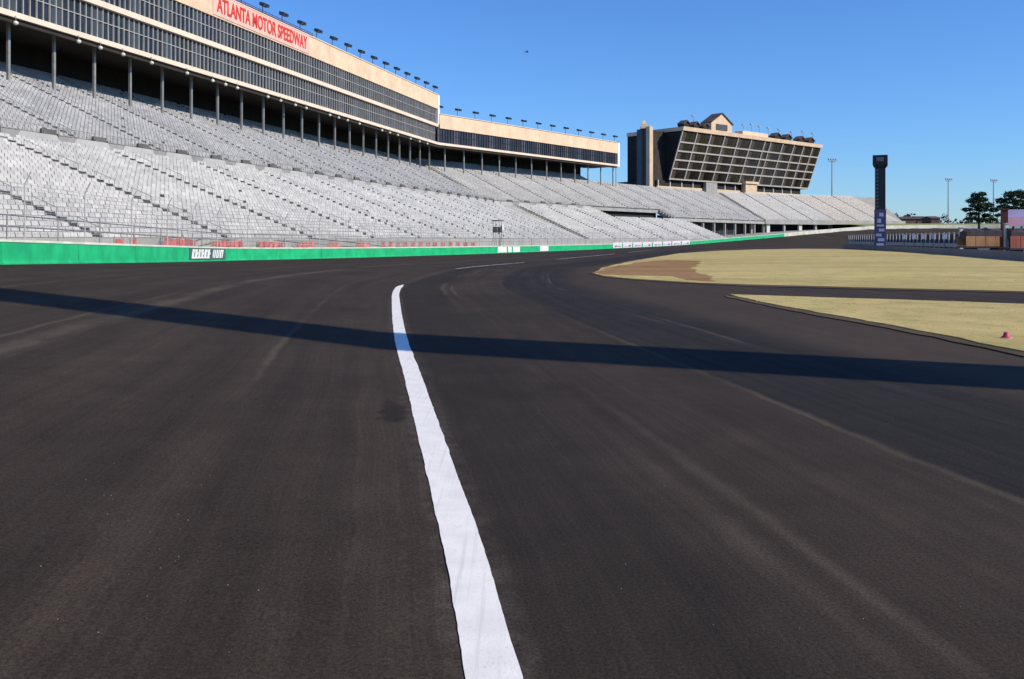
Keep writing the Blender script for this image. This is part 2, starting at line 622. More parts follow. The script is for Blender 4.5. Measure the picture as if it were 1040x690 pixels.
lac, lal, _ = nearest(LINE, XY)
lal = lal - LINE_ARC0
nx, ny = len(xs), len(ys)
idx = np.arange(nx * ny).reshape(nx, ny)
quads = np.stack([idx[:-1, :-1].ravel(), idx[1:, :-1].ravel(), idx[1:, 1:].ravel(), idx[:-1, 1:].ravel()], 1)
qd = GD[quads].max(1)


def grid_part(name, sel, mat, dz=0.0):
    q = quads[sel]
    used, inv = np.unique(q, return_inverse=True)
    v = np.column_stack([XY[used], GZ[used] + dz])
    me = bpy.data.meshes.new(name)
    me.from_pydata(v.tolist(), [], inv.reshape(-1, 4).tolist())
    me.materials.append(mat)
    for nm, arr in (('along', lal), ('across', lac)):
        at = me.attributes.new(nm, 'FLOAT', 'POINT')
        at.data.foreach_set('value', arr[used].astype(np.float32))
    me.polygons.foreach_set('use_smooth', [True] * len(me.polygons))
    me.update()
    o = bpy.data.objects.new(name, me)
    COL.objects.link(o)
    return o


tag(grid_part('track', qd > -.4, M['asphalt']), 'dark fresh asphalt race track with a banked far turn', kind='structure')
tag(grid_part('concourse', qd <= -.4, M['concrete']), 'grey concrete concourse behind the outer wall', kind='structure')

mb = MB()
ring = [(-130, -45), (300, -45), (300, 420), (-130, 420)]
big = [(-5000, -3000), (5000, -3000), (5000, 7000), (-5000, 7000)]
for k in range(4):
    a, b_ = ring[k], ring[(k + 1) % 4]
    c, d = big[(k + 1) % 4], big[k]
    mb.add([(*a, -.05), (*b_, -.05), (*c, -.5), (*d, -.5)], [(0, 1, 2, 3)])
tag(mb.build('ground', M['ground']), 'flat dry ground reaching the horizon', kind='structure')


# flat sheets on the infield, outlined in plan
def sheet(name, pts, z, mat, jag=.0, step=.5, wave=6.0):
    """flat outlined sheet with an uneven edge and a short turned-down rim"""
    P = [np.array(p, float) for p in pts]
    ring = []
    n = len(P)
    for i in range(n):
        a, b_ = P[i], P[(i + 1) % n]
        L = np.linalg.norm(b_ - a)
        st = step * max(1.0, np.linalg.norm((a + b_) / 2) / 40)
        for t in np.linspace(0, 1, max(1, int(L / st)), endpoint=False):
            q = a + (b_ - a) * t
            nrm = np.array([-(b_ - a)[1], (b_ - a)[0]]) / max(L, 1e-6)
            w = (math.sin(q[0] * 1.7 + q[1] * .6) + .6 * math.sin(q[1] * 3.1 - q[0] * 2.3) + random.uniform(-1, 1)) * jag
            ring.append(q + nrm * w)
    from mathutils.geometry import tessellate_polygon
    tris = tessellate_polygon([[Vector((q[0], q[1], 0)) for q in ring]])
    m_ = MB()
    k = len(ring)
    zz = z if not callable(z) else None
    m_.v = [(q[0], q[1], z) for q in ring] + [(q[0], q[1], z - .05) for q in ring]
    m_.f = [tuple(t) for t in tris] + [(i, (i + 1) % k, k + (i + 1) % k, k + i) for i in range(k)]
    m_.mi = [0] * len(m_.f)
    return m_.build(name, mat), ring


far_top = [gp(603, 277.5), gp(612, 272.5), gp(640, 266), gp(690, 257.8), gp(725, 255.3), gp(765, 253.8), gp(810, 253.0), gp(850, 253.2), gp(892, 255.2), gp(950, 258.2), gp(1040, 266)]
far_bot = [(49, 55), (27, 36.0), gp(1040, 297.0), gp(900, 293.6), gp(760, 290.0), gp(700, 287.6), gp(640, 283.8), gp(612, 280.8)]
turf1, ring1 = sheet('turf', [*far_top, *far_bot], .035, M['turf'], .05)
tag(turf1, 'wide tan dormant turf between the track and the pit wall', kind='structure')
near_pts = [gp(742, 300.4), gp(800, 302.2), gp(900, 305.4), gp(1040, 310.2), (24, 28.0), (26, 17), (13.6, 9.0), gp(1040, 359.0), gp(1000, 350.5), gp(950, 340.5), gp(900, 331.5), gp(850, 322.8), gp(800, 313.5), gp(765, 306.0)]
turf2, ring2 = sheet('turf', near_pts, .04, M['turf'], .045)
tag(turf2, 'near wedge of tan dormant turf beside the apron', kind='structure')
# soil showing along the turf edges
e2, _r = sheet('bare_soil', [gp(736, 300.8), gp(765, 305.0), gp(800, 312.6), gp(850, 321.6), gp(900, 330.2), gp(950, 339.0), gp(1000, 349.0), gp(1040, 357.5), (13.6, 9.3), (13.4, 8.6), gp(1040, 363.5), gp(1000, 354.0), gp(950, 343.5), gp(900, 334.0), gp(850, 325.2), gp(800, 316.2), gp(765, 308.8)], .022, M['edge_dirt'], .05)
tag(e2, 'dark bare soil edging the near turf', kind='structure')
dirt_pts = [gp(603.5, 277.6), gp(620, 272.0), gp(650, 267.0), gp(676, 264.8), gp(712, 265.6), gp(709, 270), gp(703, 273), gp(708, 277.5), gp(722, 282), gp(727, 287.2), gp(700, 285.4), gp(680, 281.6), gp(645, 280.6), gp(614, 279.6)]
d1, _rd = sheet('dirt_patch', dirt_pts, .039, M['dirt'], .10, .22)
tag(d1, 'bare red clay patch at the tip of the far turf', kind='structure')
e1, _r = sheet('bare_soil', [gp(601, 278), gp(611, 271.8), gp(640, 265.3), gp(690, 257.3), gp(690, 258.6), gp(640, 267), gp(612, 273.5), gp(606, 277.5), gp(614, 280.4), gp(660, 284.6), gp(760, 289.6), gp(900, 293.4), gp(1040, 296.8), gp(1040, 298.2), gp(900, 294.8), gp(760, 291.2), gp(660, 286.2), gp(612, 282)], .02, M['edge_dirt'], .04)
tag(e1, 'dark bare soil edging the far turf', kind='structure')


# short dry blades on the turf, denser near the camera and along the rims
def inside(px, py, poly):
    poly = np.array(poly)
    x, y = poly[:, 0], poly[:, 1]
    x2, y2 = np.roll(x, -1), np.roll(y, -1)
    r = np.zeros(len(px), bool)
    for a, b_, c, d in zip(x, y, x2, y2):
        hit = ((b_ > py) != (d > py)) & (px < (c - a) * (py - b_) / (d - b_ + 1e-12) + a)
        r ^= hit
    return r


def blades(name, ring, n, z, ymax, label, hgt=(.005, .016), avoid=None):
    ring = np.array(ring)
    lo, hi = ring.min(0), ring.max(0)
    hi[1] = min(hi[1], ymax)
    pts = rng.uniform(lo, hi, (n * 4, 2))
    pts = pts[inside(pts[:, 0], pts[:, 1], ring)]
    pts = pts[pts[:, 0] < pts[:, 1] * .66 + 1][:n]
    # rim tufts
    k = rng.integers(0, len(ring), n // 4)
    rim = ring[k] + rng.normal(0, .05, (len(k), 2))
    rim = rim[(rim[:, 1] < ymax) & (rim[:, 0] < rim[:, 1] * .66 + 1)]
    pts = np.vstack([pts, rim])
    if avoid is not None:
        pts = pts[~inside(pts[:, 0], pts[:, 1], np.array(avoid))]
    m = len(pts)
    sc_ = np.clip(pts[:, 1] / 16, .8, 3)
    h = rng.uniform(*hgt, m) * sc_ ** .5
    w = rng.uniform(.006, .014, m) * sc_
    a = rng.uniform(0, 2 * np.pi, m)
    lean = rng.normal(0, .035, (m, 2)) * sc_[:, None]
    v = np.empty((m, 3, 3))
    v[:, 0] = np.column_stack([pts[:, 0] - np.cos(a) * w, pts[:, 1] - np.sin(a) * w, np.full(m, z)])
    v[:, 1] = np.column_stack([pts[:, 0] + np.cos(a) * w, pts[:, 1] + np.sin(a) * w, np.full(m, z)])
    v[:, 2] = np.column_stack([pts + lean, z + h])
    me = bpy.data.meshes.new(name)
    me.from_pydata(v.reshape(-1, 3).tolist(), [], np.arange(3 * m).reshape(-1, 3).tolist())
    me.materials.append(M['blade'])
    o = bpy.data.objects.new(name, me)
    COL.objects.link(o)
    return tag(o, label, 'grass', kind='stuff')


blades('grass', ring2, 2500, .038, 30, 'short dry grass blades on the near turf wedge')
blades('grass', ring1, 500, .033, 40, 'short dry grass blades on the far turf', avoid=_rd)

# painted lines
def line_strip(name, y0, y1, w, mat, label, dz=.005, ragged=.004, taper=0.0):
    pts = LINE[(LINE[:, 1] >= y0) & (LINE[:, 1] <= y1)]
    fine = smooth_curve(pts, .06) if y1 < 40 else smooth_curve(pts, .5)
    T = np.gradient(fine, axis=0)
    T /= np.linalg.norm(T, axis=1)[:, None]
    Nn = np.column_stack([T[:, 1], -T[:, 0]])
    n = len(fine)
    rw = np.full(n, w / 2)
    if taper:
        rw *= np.clip((np.arange(n)[::-1] + 1) / (taper / .06), .25, 1)
    def wob():
        a_ = rng.normal(0, 1, n + 60)
        k_ = np.hanning(9)
        b_ = np.convolve(a_, k_ / np.sqrt((k_ ** 2).sum()), 'same')[20:20 + n]
        return ragged * .55 * b_ + rng.normal(0, ragged * .25, n)
    l_ = fine - Nn * (rw + wob())[:, None]
    r_ = fine + Nn * (rw + wob())[:, None]
    zl, zr = sheet_z(l_), sheet_z(r_)
    m_ = MB()
    m_.v = [(*a, z + dz) for a, z in zip(l_, zl)] + [(*a, z + dz) for a, z in zip(r_, zr)]
    m_.f = [(i, n + i, n + i + 1, i + 1) for i in range(n - 1)]
    m_.mi = [0] * (n - 1)
    return tag(m_.build(name, mat), label, kind='structure')


line_strip('painted_line', -3, 33.2, .217, M['line'], 'solid fresh white line running up the track', taper=1.2)
line_strip('painted_line', 50.5, 64.5, .20, M['line_faded'], 'faded white dash beyond the end of the solid line', ragged=.01)
line_strip('painted_line', 74, 102, .22, M['line_faded'], 'second faded white dash along the curve', ragged=.01)
line_strip('painted_line', 112, 140, .22, M['line_faded'], 'farthest faded white dash along the curve', ragged=.01)

# loose grit on the asphalt
mb = MB()
for k in range(70):
    if k < 30:
        x, y = gp(random.gauss(150, 60), random.gauss(550, 35))
    else:
        x, y = gp(random.uniform(0, 1030), random.uniform(380, 688))
    if abs(x + .14 * y - .4) < .35:
        continue
    s_ = random.uniform(.002, .0055)
    z = curve_z(x, y)
    a = random.uniform(0, 6)
    pts = [(x + s_ * random.uniform(.7, 1.3) * math.cos(a + j * 1.257), y + s_ * random.uniform(.7, 1.3) * math.sin(a + j * 1.257), z) for j in range(5)]
    mb.add(pts + [(x, y, z + s_ * .9)], [(j, (j + 1) % 5, 5) for j in range(5)])
M['grit'] = weathered('pale_grit', (.17, .15, .125), .9, .3, 8.0)
tag(mb.build('gravel', M['grit']), 'scattered pale grit on the asphalt', 'gravel', kind='stuff')

# ------------------------------------------------------------------ outer wall
def wall_pt(i, off=0.0, z=0.0):
    a = WALL[max(i - 1, 0)]
    b_ = WALL[min(i + 1, len(WALL) - 1)]
    t = (b_ - a)[:2]
    t = t / np.linalg.norm(t)
    q = WALL[i]
    return (q[0] + t[1] * off, q[1] - t[0] * off, q[2] + z)     # off > 0: towards the track


wpx = VX + F * WALL[:, 0] / np.maximum(WALL[:, 1], 1)
wpx[WALL[:, 1] < 25] = -999


def wall_idx(px):
    return int(np.argmin(np.abs(wpx - px)))


def wall_run(name, i0, i1, prof, mat, parent, stepi=1):
    m_ = MB()
    ii = list(range(i0, i1 + 1, stepi))
    if ii[-1] != i1:
        ii.append(i1)
    m_.loft([[wall_pt(i, o, z) for o, z in prof] for i in ii])
    return m_.build(name, mat, parent)


wall = thing('track_wall', 'long low outer wall round the track, green near and white in the far turn', 'wall')
body = [(.10, -.25), (.10, .06), (.05, .10), (.05, WH - .10), (-.30, WH - .10), (-.30, -.25)]
cop = [(.08, WH - .098), (.08, WH), (-.34, WH), (-.34, WH - .098)]
iW = wall_idx(797)
cuts = list(range(0, iW, 6)) + [iW]
for a, b_ in zip(cuts[:-1], cuts[1:]):
    m_ = MB()
    ii = list(range(a, b_ + 1))
    rings = []
    for k, i in enumerate(ii):
        q = [Vector(wall_pt(i, o, z)) for o, z in body]
        rings.append(q)
    # leave a narrow joint at the end of each cast panel
    q0, q1 = rings[-2], rings[-1]
    rings[-1] = [u.lerp(v, .965) for u, v in zip(q0, q1)]
    m_.loft(rings)
    m_.build('wall_panel', M['green'], wall)
wall_run('wall_core', 0, iW, [(-.04, -.2), (-.04, WH - .12), (-.27, WH - .12), (-.27, -.2)], M['concrete_dark'], wall, 3)
wall_run('coping', 0, iW, cop, M['cap_white'], wall)
wall_run('white_section', iW, len(WALL) - 1, [(.05, -.25), (.05, WH + .12), (-.3, WH + .12), (-.3, -.25)], M['white_wall'], wall)


def wall_f(px, off=0.0):
    """fractional wall index of a photo column, for things standing OFF in front of the wall"""
    ii = np.arange(int(np.argmax(WALL[:, 1] > 30)), wall_idx(900))
    c = np.array([wall_pt(i, off) for i in ii])
    x = VX + F * c[:, 0] / c[:, 1]
    return float(np.interp(px, np.maximum.accumulate(x), ii))


def wall_board(name, px0, px1, z0, z1, mat, label, cat, group=None, off=.055, th=.03):
    i0, i1 = wall_f(px0), wall_f(px1)
    t = thing(name, label, cat, group=group)
    m_ = MB()
    n = max(2, int(i1 - i0) + 1)
    m_.loft([[along_wall(i0, i1, f, o, z) for o, z in ((off, z0), (off + th, z0), (off + th, z1), (off, z1))] for f in np.linspace(0, 1, n)])
    m_.build('board', mat, t)
    return t, i0, i1


def along_wall(i0, i1, f, off, z):
    t = i0 + (i1 - i0) * f
    k = int(min(max(math.floor(t), 0), len(WALL) - 2))
    a, b_ = Vector(wall_pt(k, off, z)), Vector(wall_pt(k + 1, off, z))
    return a.lerp(b_, t - k)


def glyphs(t, i0, i1, spans, z0, z1, off, mat, slant=.12, th=.012, name='lettering'):
    """white block marks standing proud of a board; the photo shows them too small to read"""
    m_ = MB()
    H_ = z1 - z0
    for (a, b_, lo, hi) in spans:
        sl = slant
        bot = [along_wall(i0, i1, a + sl * lo * .12, off, z0 + H_ * lo), along_wall(i0, i1, b_ + sl * lo * .12, off, z0 + H_ * lo)]
        top = [along_wall(i0, i1, a + sl * hi * .12, off, z0 + H_ * hi), along_wall(i0, i1, b_ + sl * hi * .12, off, z0 + H_ * hi)]
        bot2 = [along_wall(i0, i1, a + sl * lo * .12, off + th, z0 + H_ * lo), along_wall(i0, i1, b_ + sl * lo * .12, off + th, z0 + H_ * lo)]
        top2 = [along_wall(i0, i1, a + sl * hi * .12, off + th, z0 + H_ * hi), along_wall(i0, i1, b_ + sl * hi * .12, off + th, z0 + H_ * hi)]
        m_.hexa([bot[0], bot[1], bot2[1], bot2[0]], [top[0], top[1], top2[1], top2[0]])
    return m_.build(name, mat, t)


t, i0, i1 = wall_board('wall_sign', 191, 228, .10, WH - .12, M['sign_dark'], 'dark sign with slanted white lettering on the green wall', 'sign')
sp = []
for k in range(6):     # first word: six close-set strokes with cross bars
    a = .05 + k * .088
    sp += [(a, a + .055, .12, .92), (a + .045, a + .075, .70 - .25 * (k % 2), .90 - .25 * (k % 2))]
sp.append((.05, .56, .12, .26))
for k in range(3):
    a = .64 + k * .095
    sp += [(a, a + .03, .14, .90), (a + .05, a + .075, .14, .90), (a, a + .07, .14 if k < 2 else .74, .30 if k < 2 else .90)]
glyphs(t, i0, i1, sp, .10, WH - .12, .087, M['white'], .35)
for (a, b_, lab) in ((505, 514, 'largest white mark'), (515.5, 519, 'narrow white mark'), (520.5, 527.5, 'square white mark beside the narrow mark'), (548, 556.5, 'lone white mark past the starter platform')):
    t, i0, i1 = wall_board('wall_mark', a, b_, .10, WH - .14, M['white'], f'{lab} painted on the green wall below the fence', 'sign', 'white marks on the green wall')

k = 0
px = 622.0
for wpx_, lab in ((9, 'first'), (9, 'second'), (8.5, 'third'), (9, 'fourth'), (9, 'fifth'), (8, 'sixth'), (8.5, 'seventh'), (8, 'last')):
    t, i0, i1 = wall_board('banner_board', px, px + wpx_, .08, WH + .22, M['banner'], f'{lab} white banner board from the starter platform, on the far green wall', 'banner', 'white banner boards on the far wall', off=.09)
    sp = [(.18, .30, .2, .75), (.36, .48, .25, .8), (.55, .62, .2, .7), (.68, .85, .25, .6)]
    if k % 2:
        sp = [(.15, .5, .3, .45), (.6, .85, .2, .75)]
    glyphs(t, i0, i1, sp, .1, .75, .122, M['banner_mark'])
    px += wpx_ + 1.3
    k += 1

# ------------------------------------------------------------------ stand directions
TH = {1: math.atan(244 / 900), 2: math.atan(720 / 900), 3: R(62)}
OFF = {1: 0.0, 2: 77.0, 3: 191.0}
dv = {k: np.array([math.sin(a), math.cos(a)]) for k, a in TH.items()}
nv = {k: np.array([-math.cos(a), math.sin(a)]) for k, a in TH.items()}
RZ = {k: math.pi / 2 - a for k, a in TH.items()}


def W(w, p, t, z=0.0):
    q = nv[w] * (p + OFF[w]) + dv[w] * t
    return (q[0], q[1], z)


def miter(a, b_, p, z=0.0):
    A = np.array([nv[a], nv[b_]])
    q = np.linalg.solve(A, np.array([p + OFF[a], p + OFF[b_]]))
    return (q[0], q[1], z)


def st1(t):
    return lambda p, z: W(1, p, t, z)


def st2(t):
    return lambda p, z: W(2, p, t, z)


def st3(f, b_):
    return lambda p, z: W(3, p, f + (p - 55) / 29 * (b_ - f), z)


m12 = lambda p, z: miter(1, 2, p, z)
m23 = lambda p, z: miter(2, 3, p, z)


def extrude(name, prof, stations, mat, parent, **kw):
    m_ = MB()
    m_.loft([[s(p, z) for p, z in prof] for s in stations])
    return m_.build(name, mat, parent, **kw)


# tier profiles (p = distance behind the wing's base line, z absolute)
LP0, LZ0, LP1, LZ1, LN = 36.6, 1.35, 58.0, 9.8, 26
UP0, UZ0, UP1, UZ1, UN = 60.6, 10.75, 81.0, 20.1, 23
RP1, RZ1, RN = 86.0, 22.4, 6


def steps(p0, z0, p1, z1, n):
    dp, dz = (p1 - p0) / n, (z1 - z0) / n
    out = []
    for k in range(n):
        out += [(p0 + k * dp, z0 + k * dz), (p0 + (k + 1) * dp, z0 + k * dz)]
    out.append((p1, z1))
    return out


def tier_prof(p0, z0, p1, z1, n, base):
    return steps(p0, z0, p1, z1, n) + [(p1 + .3, z1), (p1 + .3, base(p1)), (p0, base(p0))]


lower = thing('lower_grandstand', 'long pale lower tier of seats rising behind the green wall', 'grandstand')
prof = tier_prof(LP0, LZ0, LP1, LZ1, LN, lambda p: -1.0)
extrude('terrace', prof, [st1(14), m12, st2(206)], M['concrete'], lower)
SN = 19
SP1, SZ1 = LP0 + (LP1 - LP0) * SN / LN, LZ0 + (LZ1 - LZ0) * SN / LN
extrude('terrace', tier_prof(LP0, LZ0, SP1, SZ1, SN, lambda p: -1.0), [st2(206.01), st2(246)], M['concrete'], lower)
# front parapet of the lower tier
extrude('front_parapet', [(LP0 - .25, -1), (LP0 - .02, -1), (LP0 - .02, LZ0 + .42), (LP0 - .25, LZ0 + .42)], [st1(14), m12, st2(249)], M['concrete'], lower)


def seat_block(name, width, p0, z0, p1, z1, n, mat, pitch, gap, back_h):
    """rows of single seats with backs on a terrace, local x along the stand, y outwards"""
    m_ = MB()
    dp, dz = (p1 - p0) / n, (z1 - z0) / n
    k = int(width / pitch)
    for r in range(n):
        y0, zt = r * dp, r * dz
        # bench plank carrying the row
        m_.box((-width / 2, y0 + .30, zt + .38), (width / 2, y0 + .62, zt + .43))
        for j in range(k):
            if random.random() < .004:
                continue
            xa = -width / 2 + j * pitch + gap / 2
            xb = xa + pitch - gap
            e = random.uniform(-.02, .02)
            m_.hexa([(xa, y0 + .60 + e, zt + .46), (xb, y0 + .60 + e, zt + .46), (xb, y0 + .65 + e, zt + .46), (xa, y0 + .65 + e, zt + .46)],
                    [(xa, y0 + .68 + e, zt + .44 + back_h), (xb, y0 + .68 + e, zt + .44 + back_h), (xb, y0 + .72 + e, zt + .44 + back_h), (xa, y0 + .72 + e, zt + .44 + back_h)])
    return m_.build(name, mat, None)


def aisle(name, width, p0, z0, p1, z1, n, mat, rail=True):
    """stair flight between two seat blocks with a centre handrail"""
    m_ = MB()
    dp, dz = (p1 - p0) / n, (z1 - z0) / n
    for r in range(n):
        m_.box((-width / 2, r * dp + .02, r * dz + .01), (width / 2, r * dp + dp * .5, r * dz + dz * .5))
        m_.box((-width / 2, r * dp + dp * .5 + .003, r * dz + .01), (width / 2, r * dp + dp - .003, r * dz + dz * .98))
    if rail:
        for r in range(0, n - 2, 4):
            a = (0, r * dp + .3, r * dz)
            b_ = (0, (r + 2.2) * dp + .3, (r + 2.2) * dz)
            m_.bar(a, (a[0], a[1], a[2] + .95), .025, 5)
            m_.bar(b_, (b_[0], b_[1], b_[2] + .95), .025, 5)
            m_.bar((a[0], a[1], a[2] + .95), (b_[0], b_[1], b_[2] + .95), .025, 5)
    return m_.build(name, mat, None)


def fill_blocks(parent, protos, ais, runs, p0, z0, pitch=13.0, aw=.5):
    n = 0
    for w, ta, tb in runs:
        k = max(1, round((tb - ta) / pitch))
        pt = (tb - ta) / k
        for j in range(k):
            src = protos[n % len(protos)]
            o = src if n < len(protos) else src.copy()
            if o is not src:
                COL.objects.link(o)
            o.parent = parent
            place(o, W(w, p0, ta + (j + .5) * pt, z0), RZ[w])
            o.scale = ((pt - aw) / 11.7, 1, 1)
            a = ais if n == 0 else ais.copy()
            if n:
                COL.objects.link(a)
            a.parent = parent
            place(a, W(w, p0, ta + j * pt, z0), RZ[w])
            n += 1


pl = [seat_block('seat_block', 11.7, LP0, LZ0, LP1, LZ1, LN, M['seat_pale'], .52, .05, .28) for _ in range(3)]
fill_blocks(lower, pl, aisle('aisle_stair', .46, LP0, LZ0, LP1, LZ1, LN, M['concrete_dark']), [(1, 18, 200.5), (2, 171, 206)], LP0, LZ0)
fill_blocks(lower, [seat_block('seat_block', 11.7, LP0, LZ0, SP1, SZ1, SN, M['seat_pale'], .52, .05, .28)], aisle('aisle_stair', .46, LP0, LZ0, SP1, SZ1, SN, M['concrete']), [(2, 206, 246)], LP0, LZ0)

upper = thing('upper_grandstand', 'grey upper tier of seats between the lower tier and the suites', 'grandstand')
prof = steps(UP0, UZ0, UP1, UZ1, UN) + [(UP1 + .3, UZ1), (UP1 + .3, UZ1 - 1.2), (UP0 + 1.2, UZ0 - .9), (UP0, UZ0 - .9)]
extrude('terrace', prof, [st1(40), m12, m23], M['concrete'], upper)
pu = [seat_block('seat_block', 11.7, UP0, UZ0, UP1, UZ1, UN, M['seat_grey'], .52, .08, .28) for _ in range(3)]
fill_blocks(upper, pu, aisle('aisle_stair', .46, UP0, UZ0, UP1, UZ1, UN, M['concrete_dark']), [(1, 44, 207)], UP0, UZ0)
pu2 = [seat_block('seat_block', 11.7, UP0, UZ0, UP1, UZ1, UN, M['seat_mid'], .52, .08, .28)]
fill_blocks(upper, pu2, aisle('aisle_stair', .46, UP0, UZ0, UP1, UZ1, UN, M['concrete']), [(2, 163.5, 318)], UP0, UZ0)
extrude('rear_terrace', [(UP1 + .302, UZ1 - 1.2)] + [(UP1 + .302, UZ1)] + steps(UP1 + .302, UZ1, RP1, RZ1, RN)[1:] + [(RP1, UZ1 - 1.2)], [st1(40), m12, st2(240)], M['concrete'], upper)
pr = [seat_block('rear_seat_block', 11.7, UP1 + .3, UZ1, RP1, RZ1, RN, M['seat_grey'], .52, .08, .28)]
fill_blocks(upper, pr, aisle('rear_aisle_stair', .9, UP1 + .3, UZ1, RP1, RZ1, RN, M['concrete'], False), [(1, 44, 207), (2, 163.5, 239)], UP1 + .3, UZ1)
# cross-aisle wall below the first upper row, with a dark doorway at every bay
m_ = MB()


def tier_wall(parent):
    for w, ta, tb in ((1, 40, 206), (2, 164, 206)):
        k = round((tb - ta) / 6.5)
        pt = (tb - ta) / k
        for j in range(k):
            o = tw_panel if (w == 1 and j == 0) else tw_panel.copy()
            d = tw_door if (w == 1 and j == 0) else tw_door.copy()
            e = bk_panel if (w == 1 and j == 0) else bk_panel.copy()
            for q in (o, d, e):
                if q.name not in COL.objects:
                    COL.objects.link(q)
                q.parent = parent
            place(o, W(w, UP0 - .05, ta + (j + .5) * pt, 0), RZ[w])
            o.scale = (pt / 6.5, 1, 1)
            place(e, W(w, UP0 - .05, ta + (j + .5) * pt, 0), RZ[w])
            place(d, W(w, UP0 - .05, ta + j * pt, 0), RZ[w])


mb = MB()
for s in (-1, 1):
    pass
mb.box((-2.35, -.12, 9.5), (2.35, .0, 11.0))
mb.bar((-2.35, -.1, 11.75), (2.35, -.1, 11.75), .03, 5)
for q in np.linspace(-2.3, 2.3, 8):
    mb.bar((q, -.1, 11.0), (q, -.1, 11.75), .03, 5)
tw_panel = mb.build('tier_wall_panel', M['tier_grey'])
mb = MB()
mb.hexa([(-2.7, -1.9, 9.7), (2.7, -1.9, 9.7), (2.7, -1.75, 9.7), (-2.7, -1.75, 9.7)], [(-2.0, -1.9, 10.75), (2.0, -1.9, 10.75), (2.0, -1.75, 10.75), (-2.0, -1.75, 10.75)])
bk_panel = mb.build('section_back_panel', M['seat_pale'])
mb = MB()
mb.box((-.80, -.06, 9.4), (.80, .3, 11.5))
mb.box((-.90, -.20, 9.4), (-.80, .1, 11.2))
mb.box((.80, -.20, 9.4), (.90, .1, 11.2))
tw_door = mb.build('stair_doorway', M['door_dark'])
tier_wall(upper)
# near-black wall standing for the shade of the open void under the upper tier, then low front rows past the end of the lower tier
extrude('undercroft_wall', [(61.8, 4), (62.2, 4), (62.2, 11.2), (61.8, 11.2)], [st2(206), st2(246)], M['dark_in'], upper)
XP0 = 55.0
XZ0 = UZ0 - (UP0 - XP0) * (UZ1 - UZ0) / (UP1 - UP0)
XN = 6
extrude('front_terrace', steps(XP0, XZ0, UP0 - .002, UZ0 - .002, XN) + [(UP0 - .002, UZ0 - 1.2), (XP0 + 1.2, XZ0 - .9), (XP0, XZ0 - .9)], [st2(245), m23], M['concrete'], upper)
px_ = [seat_block('front_seat_block', 11.7, XP0, XZ0, UP0, UZ0, XN, M['seat_mid'], .52, .08, .28)]
fill_blocks(upper, px_, aisle('front_aisle_stair', .9, XP0, XZ0, UP0, UZ0, XN, M['concrete'], False), [(2, 246, 316)], XP0, XZ0)
extrude('front_undercroft_wall', [(61.0, 0), (61.4, 0), (61.4, XZ0 + 1), (61.0, XZ0 + 1)], [st2(246), m23], M['dark_in'], upper)  # near-black colour stands for the shade beneath the front rows
for k, t_ in enumerate(np.arange(250, 316, 8.2)):
    mb = MB()
    mb.box((-.3, -.35, 0), (.3, .35, XZ0 - .9))
    o = mb.build('support_column', M['concrete'], upper)
    place(o, W(2, XP0 + .9, t_, 0), RZ[2])

# ---- stand in the far turn
turn = thing('turn_grandstand', 'pale stand on columns curving away above the far turn', 'grandstand')
TP0 = 55.0
TZ0 = UZ0 - (UP0 - TP0) * (UZ1 - UZ0) / (UP1 - UP0)
TN = 29
TE = (314.0, 329.0)
prof = steps(TP0, TZ0, UP1, UZ1 - .02, TN) + [(UP1 + .3, UZ1 - .02), (UP1 + .3, UZ1 - 1.4), (TP0 + 1.2, TZ0 - .9), (TP0, TZ0 - .9)]
turn_start = lambda p, z: tuple(np.array(miter(2, 3, p, z)) + np.array([*(dv[3] * .05), 0]))
extrude('terrace', prof, [turn_start, st3(*TE)], M['concrete'], turn)
ptn = [seat_block('seat_block', 11.7, TP0, TZ0, UP1, UZ1, TN, M['seat_pale'], .52, .10, .34) for _ in range(2)]
fill_blocks(turn, ptn[:1], aisle('aisle_stair', .46, TP0, TZ0, UP1, UZ1, TN, M['concrete_dark'], False), [(3, 238, 275)], TP0, TZ0)
ptn[1].data.materials[0] = M['seat_warm']
fill_blocks(turn, ptn[1:], aisle('aisle_stair', .46, TP0, TZ0, UP1, UZ1, TN, M['concrete_dark'], False), [(3, 275, 313)], TP0, TZ0)
extrude('undercroft_wall', [(62.0, 0), (62.4, 0), (62.4, TZ0 + 2), (62.0, TZ0 + 2)], [m23, st3(*TE)], M['dark_in'], turn)  # shade below the turn stand put into the wall colour
extrude('front_beam', [(TP0 - .3, TZ0 - .9), (TP0 - .02, TZ0 - .9), (TP0 - .02, TZ0 + .9), (TP0 - .3, TZ0 + .9)], [m23, st3(*TE)], M['concrete'], turn)
for k, t_ in enumerate(np.arange(231, 312, 8.2)):
    mb = MB()
    hw = .75 if k % 2 else .4
    mb.box((-hw, -.4, 0), (hw, .4, TZ0 - .9))
    o = mb.build('support_column', M['white_wall'] if k % 2 else M['concrete'], turn)
    place(o, W(3, TP0 + .9, t_, 0), RZ[3])

